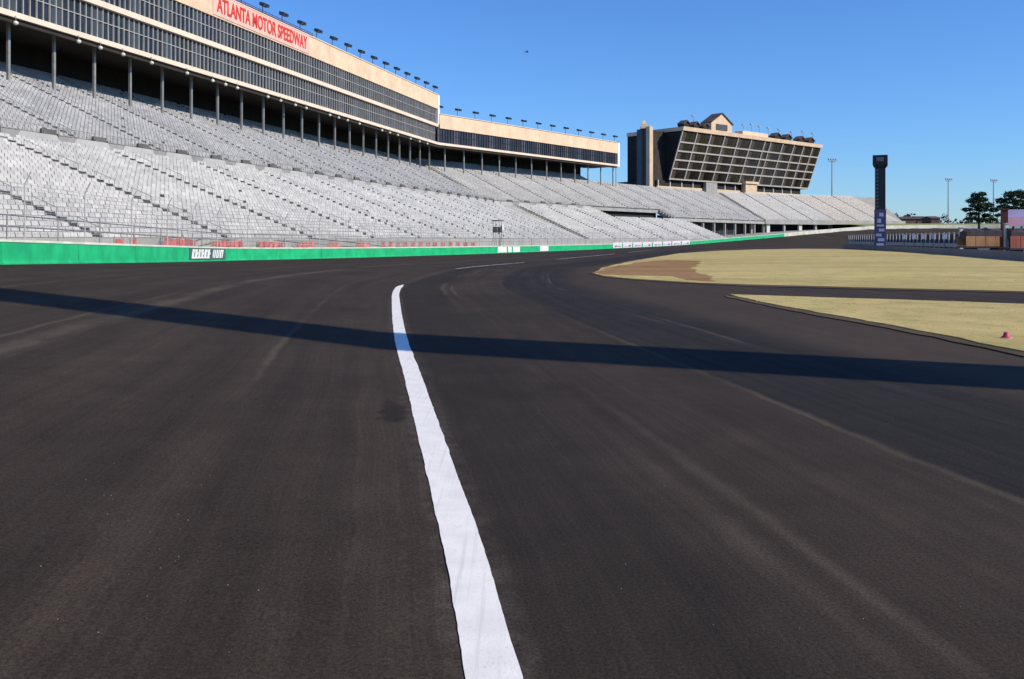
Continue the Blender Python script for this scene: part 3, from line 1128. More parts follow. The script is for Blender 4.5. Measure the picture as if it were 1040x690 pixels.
# ------------------------------------------------------------------ suites above the stand
suites = thing('suite_building', 'long dark-glazed suite building carried on columns above the stands', 'building')
E2 = 246.0
FP = 76.0     # fascia plane
S1 = st1(44)
zL0, zL1 = 25.25, 25.85        # lower pale band
zM0, zM1 = 29.72, 30.42        # middle band
zT = 34.25                     # top of upper windows
zP = 37.75                     # parapet top
extrude('lower_band', [(FP - .45, zL0), (FP + .3, zL0), (FP + .3, zL1), (FP - .45, zL1)], [S1, m12, st2(E2)], M['cream_light'], suites)
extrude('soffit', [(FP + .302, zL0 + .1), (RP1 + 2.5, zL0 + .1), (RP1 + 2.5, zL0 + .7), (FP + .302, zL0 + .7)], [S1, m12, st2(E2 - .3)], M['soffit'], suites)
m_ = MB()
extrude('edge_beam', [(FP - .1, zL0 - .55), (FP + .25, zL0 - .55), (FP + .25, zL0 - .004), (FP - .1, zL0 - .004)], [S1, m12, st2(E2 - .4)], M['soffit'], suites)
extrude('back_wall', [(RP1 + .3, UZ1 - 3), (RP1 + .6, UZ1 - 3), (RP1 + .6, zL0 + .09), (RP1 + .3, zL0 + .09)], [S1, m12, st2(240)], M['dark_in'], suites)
end1 = lambda p, z: W(1, p, 209.0, z)
extrude('middle_band', [(FP - .35, zM0), (FP + .3, zM0), (FP + .3, zM1), (FP - .35, zM1)], [S1, m12], M['cream_light'], suites)
extrude('roof_parapet', [(FP - .12, zT), (FP + 11, zT), (FP + 11, zP), (FP - .12, zP)], [S1, end1], M['cream'], suites)
extrude('parapet_coping', [(FP - .25, zP + .003), (FP + .5, zP + .003), (FP + .5, zP + .16), (FP - .25, zP + .16)], [S1, end1], M['cream_light'], suites)
extrude('upper_storey_core', [(FP + .5, zM1 + .003), (FP + 11, zM1 + .003), (FP + 11, zT - .003), (FP + .5, zT - .003)], [S1, lambda p, z: W(1, p, 208.6, z)], M['dark_in'], suites)
extrude('end_trim', [(FP - .2, zM1), (FP + 11.1, zM1), (FP + 11.1, zP), (FP - .2, zP)], [lambda p, z: W(1, p, 209.005, z), lambda p, z: W(1, p, 210.2, z)], M['white'], suites)
extrude('lower_storey_core', [(FP + .5, zL1), (FP + 11, zL1), (FP + 11, zM0 - .01), (FP + .5, zM0 - .01)], [S1, m12, st2(E2 - .4)], M['dark_in'], suites)
zLT, zLP = 29.5, 33.0
extrude('low_roof_parapet', [(FP - .12, zLT), (FP + 11, zLT), (FP + 11, zLP), (FP - .12, zLP)], [lambda p, z: tuple(np.array(m12(p, z)) + np.array([*(dv[2] * .8), 0])), st2(E2)], M['cream'], suites)
extrude('low_parapet_coping', [(FP - .3, zLP + .003), (FP + .5, zLP + .003), (FP + .5, zLP + .16), (FP - .3, zLP + .16)], [lambda p, z: tuple(np.array(m12(p, z)) + np.array([*(dv[2] * .8), 0])), st2(E2 + .2)], M['cream_light'], suites)
extrude('end_wall', [(FP - .2, zL0), (FP + 11.1, zL0), (FP + 11.1, zLP), (FP - .2, zLP)], [st2(E2 + .01), st2(E2 + 1.2)], M['white'], suites)


def window_bay(name, L, z0, z1, n, mats, rail=.55):
    m_ = MB()
    pt = L / n
    for j in range(n):
        m_.m = 0
        m_.add([(-L / 2 + j * pt, .22, z0), (-L / 2 + (j + 1) * pt, .22, z0), (-L / 2 + (j + 1) * pt, .22, z1), (-L / 2 + j * pt, .22, z1)], [(0, 1, 2, 3)])
        m_.m = 1
        m_.box((-L / 2 + j * pt - .045, .02, z0), (-L / 2 + j * pt + .045, .219, z1))
    zr = z0 + (z1 - z0) * rail
    m_.box((-L / 2, .06, zr), (L / 2, .215, zr + .09))
    return m_.build(name, mats, None, normals=False)


def run_bays(proto, runs):
    first = True
    for w, ta, tb, L in runs:
        k = round((tb - ta) / L)
        pt = (tb - ta) / k
        for j in range(k):
            o = proto if first else proto.copy()
            if not first:
                COL.objects.link(o)
            first = False
            o.parent = suites
            place(o, W(w, FP, ta + (j + .5) * pt, 0), RZ[w])
            o.scale = (pt / L, 1, 1)


run_bays(window_bay('window_bay', 6.5, zL1 + .002, zM0 - .002, 7, [M['glass'], M['mullion']]), [(1, 44, 207.8, 6.5)])
run_bays(window_bay('window_bay', 6.5, zM1 + .002, zT - .002, 7, [M['glass'], M['mullion']]), [(1, 44, 208.4, 6.5)])
run_bays(window_bay('window_bay', 7.3, zL1 + .002, zLT - .002, 7, [M['glass_purple'], M['dark_steel']]), [(2, 161.5, E2 - .3, 7.3)])

# columns
mb = MB()
mb.box((-.16, -.16, 0), (.16, .16, 1))
colm = mb.build('column', M['steel'])
first = True
zc0 = UZ0 + (78 - UP0) * (UZ1 - UZ0) / (UP1 - UP0) - .3
for w, t_ in [(1, 78.6 + 6.5 * k) for k in range(-4, 21)] + [(2, 166.2 + 7.3 * k) for k in range(0, 12)]:
    o = colm if first else colm.copy()
    if not first:
        COL.objects.link(o)
    first = False
    o.parent = suites
    place(o, W(w, 78, t_, zc0), RZ[w])
    o.scale = (.92, .92, zL0 + .1 - zc0)

# roof railing over the sign
mb = MB()
for k in range(17):
    mb.bar(W(1, FP + .6, 113 + k * 2.0, zP + .1), W(1, FP + .6, 113 + k * 2.0, zP + 1.0), .04, 5)
for z in (.55, 1.0):
    mb.bar(W(1, FP + .6, 113, zP + z), W(1, FP + .6, 145, zP + z), .05, 5)
mb.add([W(1, FP + .6, 113, zP + .2), W(1, FP + .6, 145, zP + .2), W(1, FP + .6, 145, zP + .75), W(1, FP + .6, 113, zP + .75)], [(0, 1, 2, 3)])
mb.build('roof_railing', M['rust'], suites)

# sign with the track's name
ts0, ts1 = 113.2, 142.2
sign = thing('roof_sign', 'long red-lettered sign reading ATLANTA MOTOR SPEEDWAY on the suite roof edge', 'sign', W(1, FP - .13, (ts0 + ts1) / 2, 0), RZ[1])
mb = MB()
mb.box((-14.5, -.09, zT + .25), (14.5, 0, zP - .05))
mb.build('board', M['pink_board'], sign)
cu = bpy.data.curves.new('lettering', 'FONT')
cu.body = 'ATLANTA MOTOR SPEEDWAY'
cu.align_x = 'CENTER'
cu.align_y = 'CENTER'
cu.extrude = .04
cu.size = 1.0
cu.offset = .016
cu.materials.append(M['sign_red'])
to = bpy.data.objects.new('lettering', cu)
COL.objects.link(to)
bpy.context.view_layer.update()
bw, bh = to.dimensions.x, to.dimensions.y
dg = bpy.context.evaluated_depsgraph_get()
lm = bpy.data.meshes.new_from_object(to.evaluated_get(dg))
bpy.data.objects.remove(to)
to = bpy.data.objects.new('lettering', lm)
COL.objects.link(to)
to.parent = sign
to.location = (0, -.13, (zT + zP) / 2 + .08)
to.rotation_euler = (math.pi / 2, 0, 0)
to.scale = (27.2 / bw, 2.25 / bh, 1)

# roof lamps
def roof_lamp(label, group):
    t_ = thing('roof_floodlight', label, 'floodlight', group=group)
    q = MB()
    q.bar((0, 0, 0), (0, 0, 1.5), .05, 6)
    q.build('post', M['dark_steel'], t_)
    q = MB()
    q.bar((-.75, 0, 1.5), (.75, 0, 1.5), .05, 6)
    q.build('crossbar', M['dark_steel'], t_)
    for s in (-.6, .12):
        q = MB()
        q.hexa([(s, -.55, 1.35), (s + .48, -.55, 1.35), (s + .48, .1, 1.52), (s, .1, 1.52)], [(s, -.62, 1.75), (s + .48, -.62, 1.75), (s + .48, .05, 1.95), (s, .05, 1.95)])
        q.build('lamp_head', M['dark_steel'], t_)
    return t_


r1 = roof_lamp('small dark floodlight on the roof edge of the taller suite block', 'floodlights on the taller suite roof')
for k in range(15):
    t_ = 122.5 + 6.2 * k
    o = r1 if k == 0 else dup(r1)
    place(o, W(1, FP + 1.0, t_, zP + .1), RZ[1])
    o.scale = (1.35, 1.35, 1.2)
r2 = roof_lamp('small dark floodlight on the roof edge of the lower suite block', 'floodlights on the lower suite roof')
for k in range(13):
    o = r2 if k == 0 else dup(r2)
    place(o, W(2, FP + 1.0, 163 + 6.9 * k, zLP + .1), RZ[2])
    o.scale = (1.35, 1.35, 1.2)

# round white lamps under the front edge of the suites
def eave_lamp():
    t_ = thing('eave_lamp', 'round white lamp hanging under the front edge of the suites', 'lamp', group='round white lamps under the suites')
    q = MB()
    q.bar((0, 0, 0), (0, 0, .6), .03, 6)
    q.bar((0, 0, .58), (0, .55, .58), .03, 6)
    q.build('hanger', M['steel'], t_)
    q = MB()
    q.lathe([(.04, -.36), (.17, -.32), (.26, -.2), (.26, -.06), (.17, .05), (.04, .08)], 14)
    q.build('lamp_globe', M['cap_white'], t_, smooth=True)
    return t_


ev = eave_lamp()
first = True
for px_ in (16, 80, 102, 125, 154, 190, 216, 229, 241, 272, 285, 300, 311, 335, 344, 353, 365, 388, 396, 404, 417, 426, 434):
    Zt = 900 * 75.4 / (.9652 * (764 - px_))
    t_ = (Zt - 75.4 * .2617) / .9652
    o = ev if first else dup(ev)
    first = False
    place(o, W(1, FP - .62, t_, zL0 - .50), RZ[1])

# thin mast at the end of the low suites
mast = thing('mast', 'thin grey mast standing at the end of the lower suite block', 'pole', W(2, 78, E2 + 2.4, UZ0 + 7))
mb = MB()
mb.bar((0, 0, 0), (0, 0, 15.8), .16, 8, .10)
mb.build('pole', M['pole'], mast)
mb = MB()
mb.box((-.9, -.15, 15.3), (.9, .15, 15.9))
mb.build('lamp_bar', M['dark_steel'], mast)

# ------------------------------------------------------------------ catch fence
fence = thing('catch_fence', 'tall thin wire catch fence standing on the green wall', 'fence')
FH = 2.7
iF0, iF1 = 30, wall_idx(748)
mb = MB()
pf = MB()
pi = MB()
pi.bar((0, 0, 0), (0, 0, FH - .5), .028, 6)
pi.bar((0, 0, FH - .5), (.25, 0, FH), .028, 6)
post0 = pi.build('fence_post', M['fence_wire'])
first = True
fi = list(range(iF0, iF1 + 1, 5))
for i in fi:
    q = wall_pt(i, -.16, WH)
    a = Vector(wall_pt(i, 0, 0)) - Vector(wall_pt(i, 1, 0))
    o = post0 if first else post0.copy()
    if not first:
        COL.objects.link(o)
    first = False
    o.parent = fence
    o.location = q
    o.rotation_euler = (0, 0, math.atan2(-a.y, -a.x))
zs = [.25, .55, .85, 1.15, 1.45, 1.75, 2.05, 2.2]
for z in zs:
    ii = list(range(iF0, iF1 + 1, 3))
    r_ = .008
    ringv = []
    for i in ii:
        c = Vector(wall_pt(i, -.16, WH + z))
        ringv.append([c + Vector((0, 0, r_)), c + Vector(wall_pt(i, -.16 + r_, WH + z)) - c, c - Vector((0, 0, r_))])
    mb.loft(ringv)
for i in range(iF0, iF1):
    for f in (0, .5):
        a = Vector(wall_pt(i, -.16, WH)).lerp(Vector(wall_pt(i + 1, -.16, WH)), f)
        w_ = .006
        mb.add([a + Vector((-w_, 0, 0)), a + Vector((w_, 0, 0)), a + Vector((w_, 0, FH - .6)), a + Vector((-w_, 0, FH - .6))], [(0, 1, 2, 3)])
mb.build('wire_mesh', M['fence_wire'], fence)

# red boards on the walkway rail behind the fence
def rail_board(px0, px1, z0, z1, back):
    i0, i1 = wall_f(px0, -back), wall_f(px1, -back)
    q = MB()
    q.loft([[along_wall(i0, i1, f, o, z) for o, z in ((-back, WH + z0), (-back - .06, WH + z0), (-back - .06, WH + z1), (-back, WH + z1))] for f in np.linspace(0, 1, 4)])
    ns = max(3, int((i1 - i0) / .55))
    q = MB()
    for k in range(ns):
        fa, fb = (k + .10) / ns, (k + random.uniform(.80, .95)) / ns
        zt_ = z1 - random.uniform(0, .12)
        q.hexa([along_wall(i0, i1, f, oo, WH + z0) for f, oo in ((fa, -back), (fb, -back), (fb, -back - .04), (fa, -back - .04))], [along_wall(i0, i1, f, oo, WH + zt_) for f, oo in ((fa, -back), (fb, -back), (fb, -back - .04), (fa, -back - .04))])
    q.loft([[along_wall(i0, i1, f, o, z) for o, z in ((-back - .041, WH + z0 + .05), (-back - .06, WH + z0 + .05), (-back - .06, WH + z0 + .13), (-back - .041, WH + z0 + .13))] for f in np.linspace(0, 1, 4)])
    o = q.build('board', M['red'])
    p_ = []
    for f in (0, 1):
        r_ = MB()
        r_.bar(along_wall(i0, i1, f, -back - .1, WH - 1), along_wall(i0, i1, f, -back - .1, WH + z1), .03, 5)
        p_.append(r_.build('support_post', M['steel']))
    return o, p_


reds = [(118, 126, 'short red board nearest the near end of the green wall'), (134, 139, 'tiny red board between the two leftmost red boards'),
        (167, 199, 'widest red board, above and left of the dark wall sign'), (216, 247, 'red board just past the dark wall sign'),
        (263, 288, 'red board second past the dark wall sign'), (302, 320, 'red board third past the dark wall sign'),
        (334, 346, 'red board fourth past the dark wall sign'), (362, 376, 'red board fifth past the dark wall sign')]
for a, b_, lab in reds:
    t_ = thing('red_board', lab, 'board', group='red boards behind the catch fence')
    o, p_ = rail_board(a, b_, .04, .50 if a > 150 else .36, .5)
    o.parent = t_
    for q in p_:
        q.parent = t_
for k, a in enumerate(np.arange(388, 484, 7.6)):
    t_ = thing('red_board', 'small red board in the even row behind the fence, before the starter platform', 'board', group='small red boards in the even row')
    o, p_ = rail_board(a, a + 3.6, .04, .55, .5)
    o.parent = t_
    for q in p_:
        q.parent = t_
# walkway rail
rail = thing('walkway_rail', 'low steel rail on the walkway between the wall and the seats', 'rail')
for zz in (.55, 1.0):
    mb = MB()
    ii = list(range(iF0, iF1 + 1, 3))
    mb.loft([[Vector(wall_pt(i, -.85, WH + zz)) + Vector(q) for q in ((0, 0, .03), (.03, 0, 0), (0, 0, -.03), (-.03, 0, 0))] for i in ii])
    mb.build('rail_tube', M['steel'], rail)
pi = MB()
pi.bar((0, 0, -1.2), (0, 0, 1.0), .035, 6)
rp = pi.build('rail_post', M['concrete_dark'])
first = True
for i in range(iF0 + 2, iF1 - 60, 4):
    o = rp if first else rp.copy()
    if not first:
        COL.objects.link(o)
    first = False
    o.parent = rail
    o.location = wall_pt(i, -.85, WH)

# starter platform
iS = wall_idx(508)
q = wall_pt(iS, -.5, 0)
ang = math.atan2(WALL[iS + 1][1] - WALL[iS - 1][1], WALL[iS + 1][0] - WALL[iS - 1][0])
stand = thing('starter_platform', 'dark boxy starter platform on thin legs above the green wall', 'platform', q, ang)
stand.scale = (.55, .6, .80)
mb = MB()
mb.box((-.9, -.8, 3.3), (.9, .8, 3.42))
mb.build('platform_floor', M['dark_steel'], stand)
mb = MB()
for s in (-.85, .85):
    mb.box((s - .03, -.8, 3.42), (s + .03, .8, 4.2))
mb.box((-.85, -.82, 3.42), (.85, -.77, 4.2))
mb.build('side_panel', M['canvas'], stand)
mb = MB()
mb.box((-1.05, -1.0, 5.15), (1.05, 1.0, 5.3))
mb.build('roof', M['dark_steel'], stand)
for sx in (-.8, .8):
    for sy in (-.7, .7):
        mb = MB()
        mb.bar((sx * .55, sy * .6, 0), (sx, sy, 3.35), .05, 6)
        mb.bar((sx, sy, 3.35), (sx, sy, 5.2), .045, 6)
        mb.build('leg', M['dark_steel'], stand)
mb = MB()
mb.bar((-.44, -.42, .6), (.7, -.62, 2.8), .03, 5)
mb.bar((.44, -.42, .6), (-.7, -.62, 2.8), .03, 5)
mb.build('brace', M['dark_steel'], stand)
mb = MB()
mb.box((1.05, -.75, 3.7), (1.75, -.65, 4.7))
mb.build('white_panel', M['white'], stand)

# ------------------------------------------------------------------ tall condominium block beyond the stands
cA = R(49)
cd = np.array([math.sin(cA), math.cos(cA)])
cn = np.array([-math.cos(cA), math.sin(cA)])      # away from the track
cond = thing('condominium_block', 'tall dark-glazed condominium block leaning out above the far seats', 'building', (62.2, 350, 0), math.pi / 2 - cA)
CW, CZ0, CZ1, CL = 102.0, 25.2, 44.6, 7.0      # width, bottom, top, lean outwards
mb = MB()
mb.hexa([(0, .4, CZ0), (CW, .4, CZ0), (CW, 22, CZ0), (0, 22, CZ0)], [(0, .4 - CL, CZ1), (CW, .4 - CL, CZ1), (CW, 22, CZ1), (0, 22, CZ1)])
mb.build('core', M['dark_in'], cond)


def cface(x, v, out=0.0):
    """point on the leaning face, v = 0..1 up, out = proud of it"""
    return (x, .4 - CL * v - out, CZ0 + (CZ1 - CZ0) * v - out * .3)


rows = [0.0, .19, .375, .555, .735, 1.0]
rows = [0.02, .225, .40, .575, .75, .955]
colsx = [0, 9.2, 18.2, 27.6, 37, 46.4, 56.5, 61, 70.5, 79.5, 87.5, 95, CW]
for r_ in range(5):
    for c in range(len(colsx) - 1):
        mb = MB()
        a, b_ = colsx[c] + .25, colsx[c + 1] - .25
        v0, v1 = rows[r_] + .012, rows[r_ + 1] - .012
        n = 3 if b_ - a > 6 else 2
        for j in range(n):
            xa = a + (b_ - a) * j / n + .1
            xb = a + (b_ - a) * (j + 1) / n - .1
            mb.add([cface(xa, v0, .06), cface(xb, v0, .06), cface(xb, v1, .06), cface(xa, v1, .06)], [(0, 1, 2, 3)])
        mb.build('window', M['glass_condo'], cond, normals=False)
for v in rows[:-1]:
    mb = MB()
    hh = .012
    mb.hexa([cface(-.2, v - hh, .02), cface(CW + .2, v - hh, .02), cface(CW + .2, v - hh, .45), cface(-.2, v - hh, .45)],
            [cface(-.2, v + hh, .02), cface(CW + .2, v + hh, .02), cface(CW + .2, v + hh, .45), cface(-.2, v + hh, .45)])
    mb.build('floor_band', M['frame_pale'], cond)
for x in colsx:
    mb = MB()
    hw = .21
    mb.hexa([cface(x - hw, .0, .03), cface(x + hw, .0, .03), cface(x + hw, .0, .40), cface(x - hw, .0, .40)],
            [cface(x - hw, .96, .03), cface(x + hw, .96, .03), cface(x + hw, .96, .40), cface(x - hw, .96, .40)])
    mb.build('pilaster', M['frame_pale'], cond)
mb = MB()
mb.hexa([(-.5, -CL - .1, CZ1 - .6), (CW + .5, -CL - .1, CZ1 - .6), (CW + .5, 22, CZ1 - .6), (-.5, 22, CZ1 - .6)], [(-.5, -CL - .5, CZ1 + .9), (CW + .5, -CL - .5, CZ1 + .9), (CW + .5, 22, CZ1 + .9), (-.5, 22, CZ1 + .9)])
mb.build('roof_cornice', M['cream'], cond)
# recessed ground storey
mb = MB()
mb.box((-6, 1.5, 15), (CW - 4, 22, CZ0 - .3))
mb.build('base_storey', M['dark_in'], cond)
mb = MB()
mb.box((-6.3, 1.0, 15), (CW - 3.7, 1.48, 22.6))
mb.build('base_wall', M['stone_tan'], cond)
for k in range(14):
    mb = MB()
    x = -5.6 + k * 7.3
    mb.box((x, 1.15, 22.6), (x + .5, 1.49, CZ0 - .25))
    mb.build('base_pier', M['frame_pale'], cond)
mb = MB()
mb.box((50, -1.2, 16), (58.5, 1.0, CZ0 + .4))
mb.box((49.2, -1.8, CZ0 + .4), (59.3, .38, CZ0 + 1.4))
mb.build('entrance_bay', M['stone_tan'], cond)
mb = MB()
mb.box((23, -.6, 16), (30.5, .95, CZ0 - .2))
mb.build('stair_tower', M['concrete'], cond)
# gables and dormers on the roof
def gable(x0, x1, z, h, depth, wallm, roofm, name):
    g_ = MB()
    xm = (x0 + x1) / 2
    y0 = -CL - .2
    hw = h * .45
    g_.add([(x0, y0, z), (x1, y0, z), (x1, y0, z + hw), (xm, y0, z + h), (x0, y0, z + hw)], [(0, 1, 2, 3, 4)])
    g_.add([(x0, y0 + .01, z), (x0, y0 + depth, z), (x0, y0 + depth, z + hw), (x0, y0 + .01, z + hw)], [(0, 1, 2, 3)])
    g_.add([(x1, y0 + .01, z), (x1, y0 + depth, z), (x1, y0 + depth, z + hw), (x1, y0 + .01, z + hw)], [(0, 1, 2, 3)])
    o = g_.build(name, wallm, cond)
    g_ = MB()
    e = .4
    for (xa, xb) in ((x0 - e, xm), (xm, x1 + e)):
        za = z + hw - e * .5 if xa != xm else z + h
        zb = z + h if xb == xm else z + hw - e * .5
        g_.hexa([(xa, y0 - .5, za + .02), (xb, y0 - .5, zb + .02), (xb, y0 + depth, zb + .02), (xa, y0 + depth, za + .02)],
                [(xa, y0 - .5, za + .4), (xb, y0 - .5, zb + .4), (xb, y0 + depth, zb + .4), (xa, y0 + depth, za + .4)])
    g_.build('gable_roof', roofm, o)
    return o


zr = CZ1 + .9
o = gable(17.5, 31.5, zr, 7.2, 5, M['stone_tan'], M['roof_brown'], 'main_gable')
mb = MB()
mb.box((20.5, -CL - .45, zr + .4), (28, -CL - .22, zr + 2.8))
mb.build('gable_window', M['glass_condo'], o)
for x in (-.2, 6.2, 12.2):
    gable(x, x + 3.6, zr, 2.3, 3, M['dark_in'], M['roof_brown'], 'dormer')
for x in (63, 71.5, 82.5, 90.5):
    gable(x, x + 4.6, zr, 2.4, 3, M['dark_in'], M['roof_brown'], 'dormer')
mb = MB()
mb.box((39.5, -CL + .1, zr), (58, -CL + 4, zr + 1.6))
mb.build('roof_parapet_wall', M['cream'], cond)
for x in (8, 42, 48, 54, 60.5, 69, 79, 88.5, 97):
    mb = MB()
    hh = random.uniform(4.0, 5.2)
    mb.bar((x, -CL + 1.5, zr), (x, -CL + 1.5, zr + hh), .12, 5)
    mb.box((x - .9, -CL + 1.2, zr + hh - .1), (x + .9, -CL + 1.8, zr + hh + .45))
    mb.build('roof_mast', M['pole'], cond)
# dark stair wing at the near end, with its pale pier and cap
M['brown_clad'] = weathered('dark_brown_cladding', (.030, .022, .018), .6, .3, .4)
mb = MB()
mb.box((-8.6, 2.2, 12), (-.003, 7.8, CZ1 - .4))
mb.build('side_wing', M['brown_clad'], cond)
mb = MB()
mb.box((-10.4, 3.0, 12), (-8.603, 5.4, CZ1 + .2))
mb.build('stair_core', M['brown_clad'], cond)
mb = MB()
mb.box((-10.4, 5.403, 12), (-8.603, 7.9, CZ1 + .2))
mb.build('stair_wing', M['blue_shade'], cond)  # bluish sky-lit shade of the end face put into its colour
mb = MB()
mb.box((-10.6, 1.2, 12), (-8.606, 2.997, CZ1 + .9))
mb.build('corner_pier', M['stone_tan'], cond)
mb = MB()
mb.lathe([(2.0, -.6), (2.0, .3), (1.6, .5), (1.5, 1.3), (.15, 2.9)], 4, (-9.7, 4.8, CZ1 + .9))
mb.build('pier_cap', M['stone_tan'], cond)

# ------------------------------------------------------------------ scoring pylon
px, Z = 894, 139.5
pyl = thing('scoring_pylon', 'tall dark scoring pylon with wider head and lavender base in the infield', 'pylon', ((px - VX) / F * Z, Z, 0), R(-24))
pyl.scale = (.68, .68, .708)
mb = MB()
mb.box((-1.75, -1.5, 0), (1.75, 1.5, .5))
mb.build('plinth', M['concrete'], pyl)
mb = MB()
mb.box((-1.25, -1.05, .5), (1.25, 1.05, 9.0))
mb.build('lower_shaft', M['lavender'], pyl)
mb = MB()
for (x0, x1, z0, z1) in ((-.75, .75, 1.0, 1.5), (-.5, .9, 1.9, 2.6), (-.9, .3, 3.0, 3.6), (-.3, .9, 4.1, 4.7), (-.7, .8, 5.2, 5.6), (-.6, .2, 6.0, 6.9), (-.2, .7, 7.4, 8.2)):
    mb.box((x0, -1.09, z0), (x1, -1.052, z1))
mb.build('panel_print', M['banner'], pyl)
mb = MB()
mb.box((-1.12, -1.0, 9.0), (1.12, 1.0, 18.2))
mb.build('upper_shaft', M['navy'], pyl)
mb = MB()
for k in range(11):
    z = 9.4 + k * .8
    mb.box((-.95, -1.04, z), (-.35, -1.002, z + .42))
mb.build('number_display', M['amber'], pyl)
mb = MB()
mb.hexa([(-1.2, -1.1, 18.2), (1.2, -1.1, 18.2), (1.2, 1.1, 18.2), (-1.2, 1.1, 18.2)], [(-1.6, -1.45, 18.8), (1.6, -1.45, 18.8), (1.6, 1.45, 18.8), (-1.6, 1.45, 18.8)])
mb.box((-1.6, -1.45, 18.803), (1.6, 1.45, 21.0))
mb.build('head', M['navy'], pyl, bevel=.05)
mb = MB()
mb.box((-.75, -1.50, 19.6), (.75, -1.455, 20.5))
mb.build('head_emblem', weathered('grey_emblem', (.16, .16, .19), .5), pyl)

# unseen tower added to cast the shadow across the track, its form guessed
SUN_AZ = np.array([.905, -.425])
SUN_AZ = SUN_AZ / np.linalg.norm(SUN_AZ)
SUN_EL = 35.0
perp = np.array([-SUN_AZ[1], SUN_AZ[0]])
tb = perp * 12.54 + SUN_AZ * 15.0
tower = thing('shadow_tower', 'unseen grey slab tower added to cast the long shadow across the track', 'tower', (tb[0], tb[1], 0), math.atan2(SUN_AZ[1], SUN_AZ[0]))
mb = MB()
mb.hexa([(-.9, -1.06, .4), (.9, -1.06, .4), (.9, 1.06, .4), (-.9, 1.06, .4)], [(-.9, -1.12, 50), (.9, -1.12, 50), (.9, 1.12, 50), (-.9, 1.12, 50)])
mb.build('shaft', M['concrete'], tower)
mb = MB()
mb.box((-1.6, -1.7, 0), (1.6, 1.7, .398))
mb.build('plinth', M['concrete_dark'], tower)

# ------------------------------------------------------------------ right-hand infield: guard wall, fence, trailers
pw = [gp(858, 252.0), gp(892, 254.2), gp(930, 257.0), gp(975, 260.3), gp(1040, 265.6), (36.2, 52)]
PW = smooth_curve(pw, 2.0)


def poly_pt(curve, i, off=0.0, z=0.0):
    a = curve[max(i - 1, 0)]
    b_ = curve[min(i + 1, len(curve) - 1)]
    t = (b_ - a) / np.linalg.norm(b_ - a)
    q = curve[i]
    return (q[0] - t[1] * off, q[1] + t[0] * off, z)      # off > 0: behind the wall, away from the track


pit = thing('pit_guard_wall', 'low dark grey guard wall along the pit side of the turf', 'wall')
for a in range(0, len(PW) - 1, 3):
    b_ = min(a + 3, len(PW) - 1)
    m_ = MB()
    rings = [[Vector(poly_pt(PW, i, o, z)) for o, z in ((-.15, 0), (-.05, .72), (.12, .72), (.22, 0))] for i in range(a, b_ + 1)]
    rings[-1] = [u_.lerp(v_, .95) for u_, v_ in zip(rings[-2], rings[-1])]
    m_.loft(rings)
    m_.build('wall_panel', M['grey_wall'], pit)

road2 = MB()
PA = [poly_pt(PW, i, .2, .008) for i in range(len(PW))]
PB = [poly_pt(PW, i, 30, .008) for i in range(len(PW))]
road2.loft([[a, b_] for a, b_ in zip(PA, PB)], closed=False)
tag(road2.build('pit_road', M['pale_road']), 'grey pit road behind the low guard wall', kind='structure')


def pw_index(px_, off):
    best, bi = 1e9, 0
    for i in range(len(PW)):
        q = poly_pt(PW, i, off)
        e = abs(VX + F * q[0] / q[1] - px_)
        if e < best:
            best, bi = e, i
    return bi


pf = thing('pit_fence', 'pale post-and-rail pit fence behind the low grey guard wall', 'fence')
_a, _b = np.array(poly_pt(PW, 0, 11.0)[:2]), np.array(poly_pt(PW, 4, 11.0)[:2])
PF = smooth_curve([tuple(_a + (_a - _b) / np.linalg.norm(_a - _b) * 70)] + [poly_pt(PW, i, 11.0)[:2] for i in range(0, len(PW), 2)], 1.0)
pfx = VX + F * PF[:, 0] / PF[:, 1]
sel = np.where((pfx > 862) & (pfx < 975))[0]
j0, j1 = sel[0], sel[-1]
pi = MB()
pi.box((-.09, -.09, 0), (.09, .09, 2.75))
fp = pi.build('fence_post', M['fence_wire'])
first = True
for j in range(j0, j1 + 1, 3):
    o = fp if first else fp.copy()
    if not first:
        COL.objects.link(o)
    first = False
    o.parent = pf
    o.location = (PF[j][0], PF[j][1], 0)
for z0, z1, th, mt, nm in ((.45, 1.05, .05, 'fence_wire', 'lower_rail'), (2.55, 2.65, .04, 'steel', 'top_rail')):
    m_ = MB()
    m_.loft([[poly_pt(PF, j, o, z) for o, z in ((-th, z0), (-th, z1), (th, z1), (th, z0))] for j in range(j0, j1 + 1, 3)])
    m_.build(nm, M[mt], pf)
m_ = MB()
m_.loft([[poly_pt(PF, j, o, z) for o, z in ((1.2, 0), (1.2, 2.45), (1.35, 2.45), (1.35, 0))] for j in range(j0, j1 + 1, 3)])
tag(m_.build('windbreak', M['canvas']), 'dark windbreak sheet hung behind the pale pit fence', 'screen')

first = None
for px_, lab in ((919.5, 'white pit board on the fence nearest the scoring pylon'), (929, 'second white pit board on the fence from the pylon'), (938.5, 'third white pit board on the fence from the pylon'),
                 (949, 'fourth white pit board on the fence from the pylon'), (961, 'white pit board on the fence nearest the orange trailer')):
    j = int(np.argmin(np.abs(pfx - px_)))
    q = poly_pt(PF, j, -.12)
    if first is None:
        b0 = thing('pit_board', lab, 'board', group='white pit boards on the fence')
        m_ = MB()
        m_.box((-.36, -.03, 1.7), (.36, .03, 2.62))
        m_.build('board', M['white'], b0)
        m_ = MB()
        m_.box((-.05, .031, .4), (.05, .09, 2.6))
        m_.build('board_post', M['steel'], b0)
        first = o = b0
    else:
        o = dup(first, label=lab)
    place(o, (q[0], q[1], 0), R(-20))

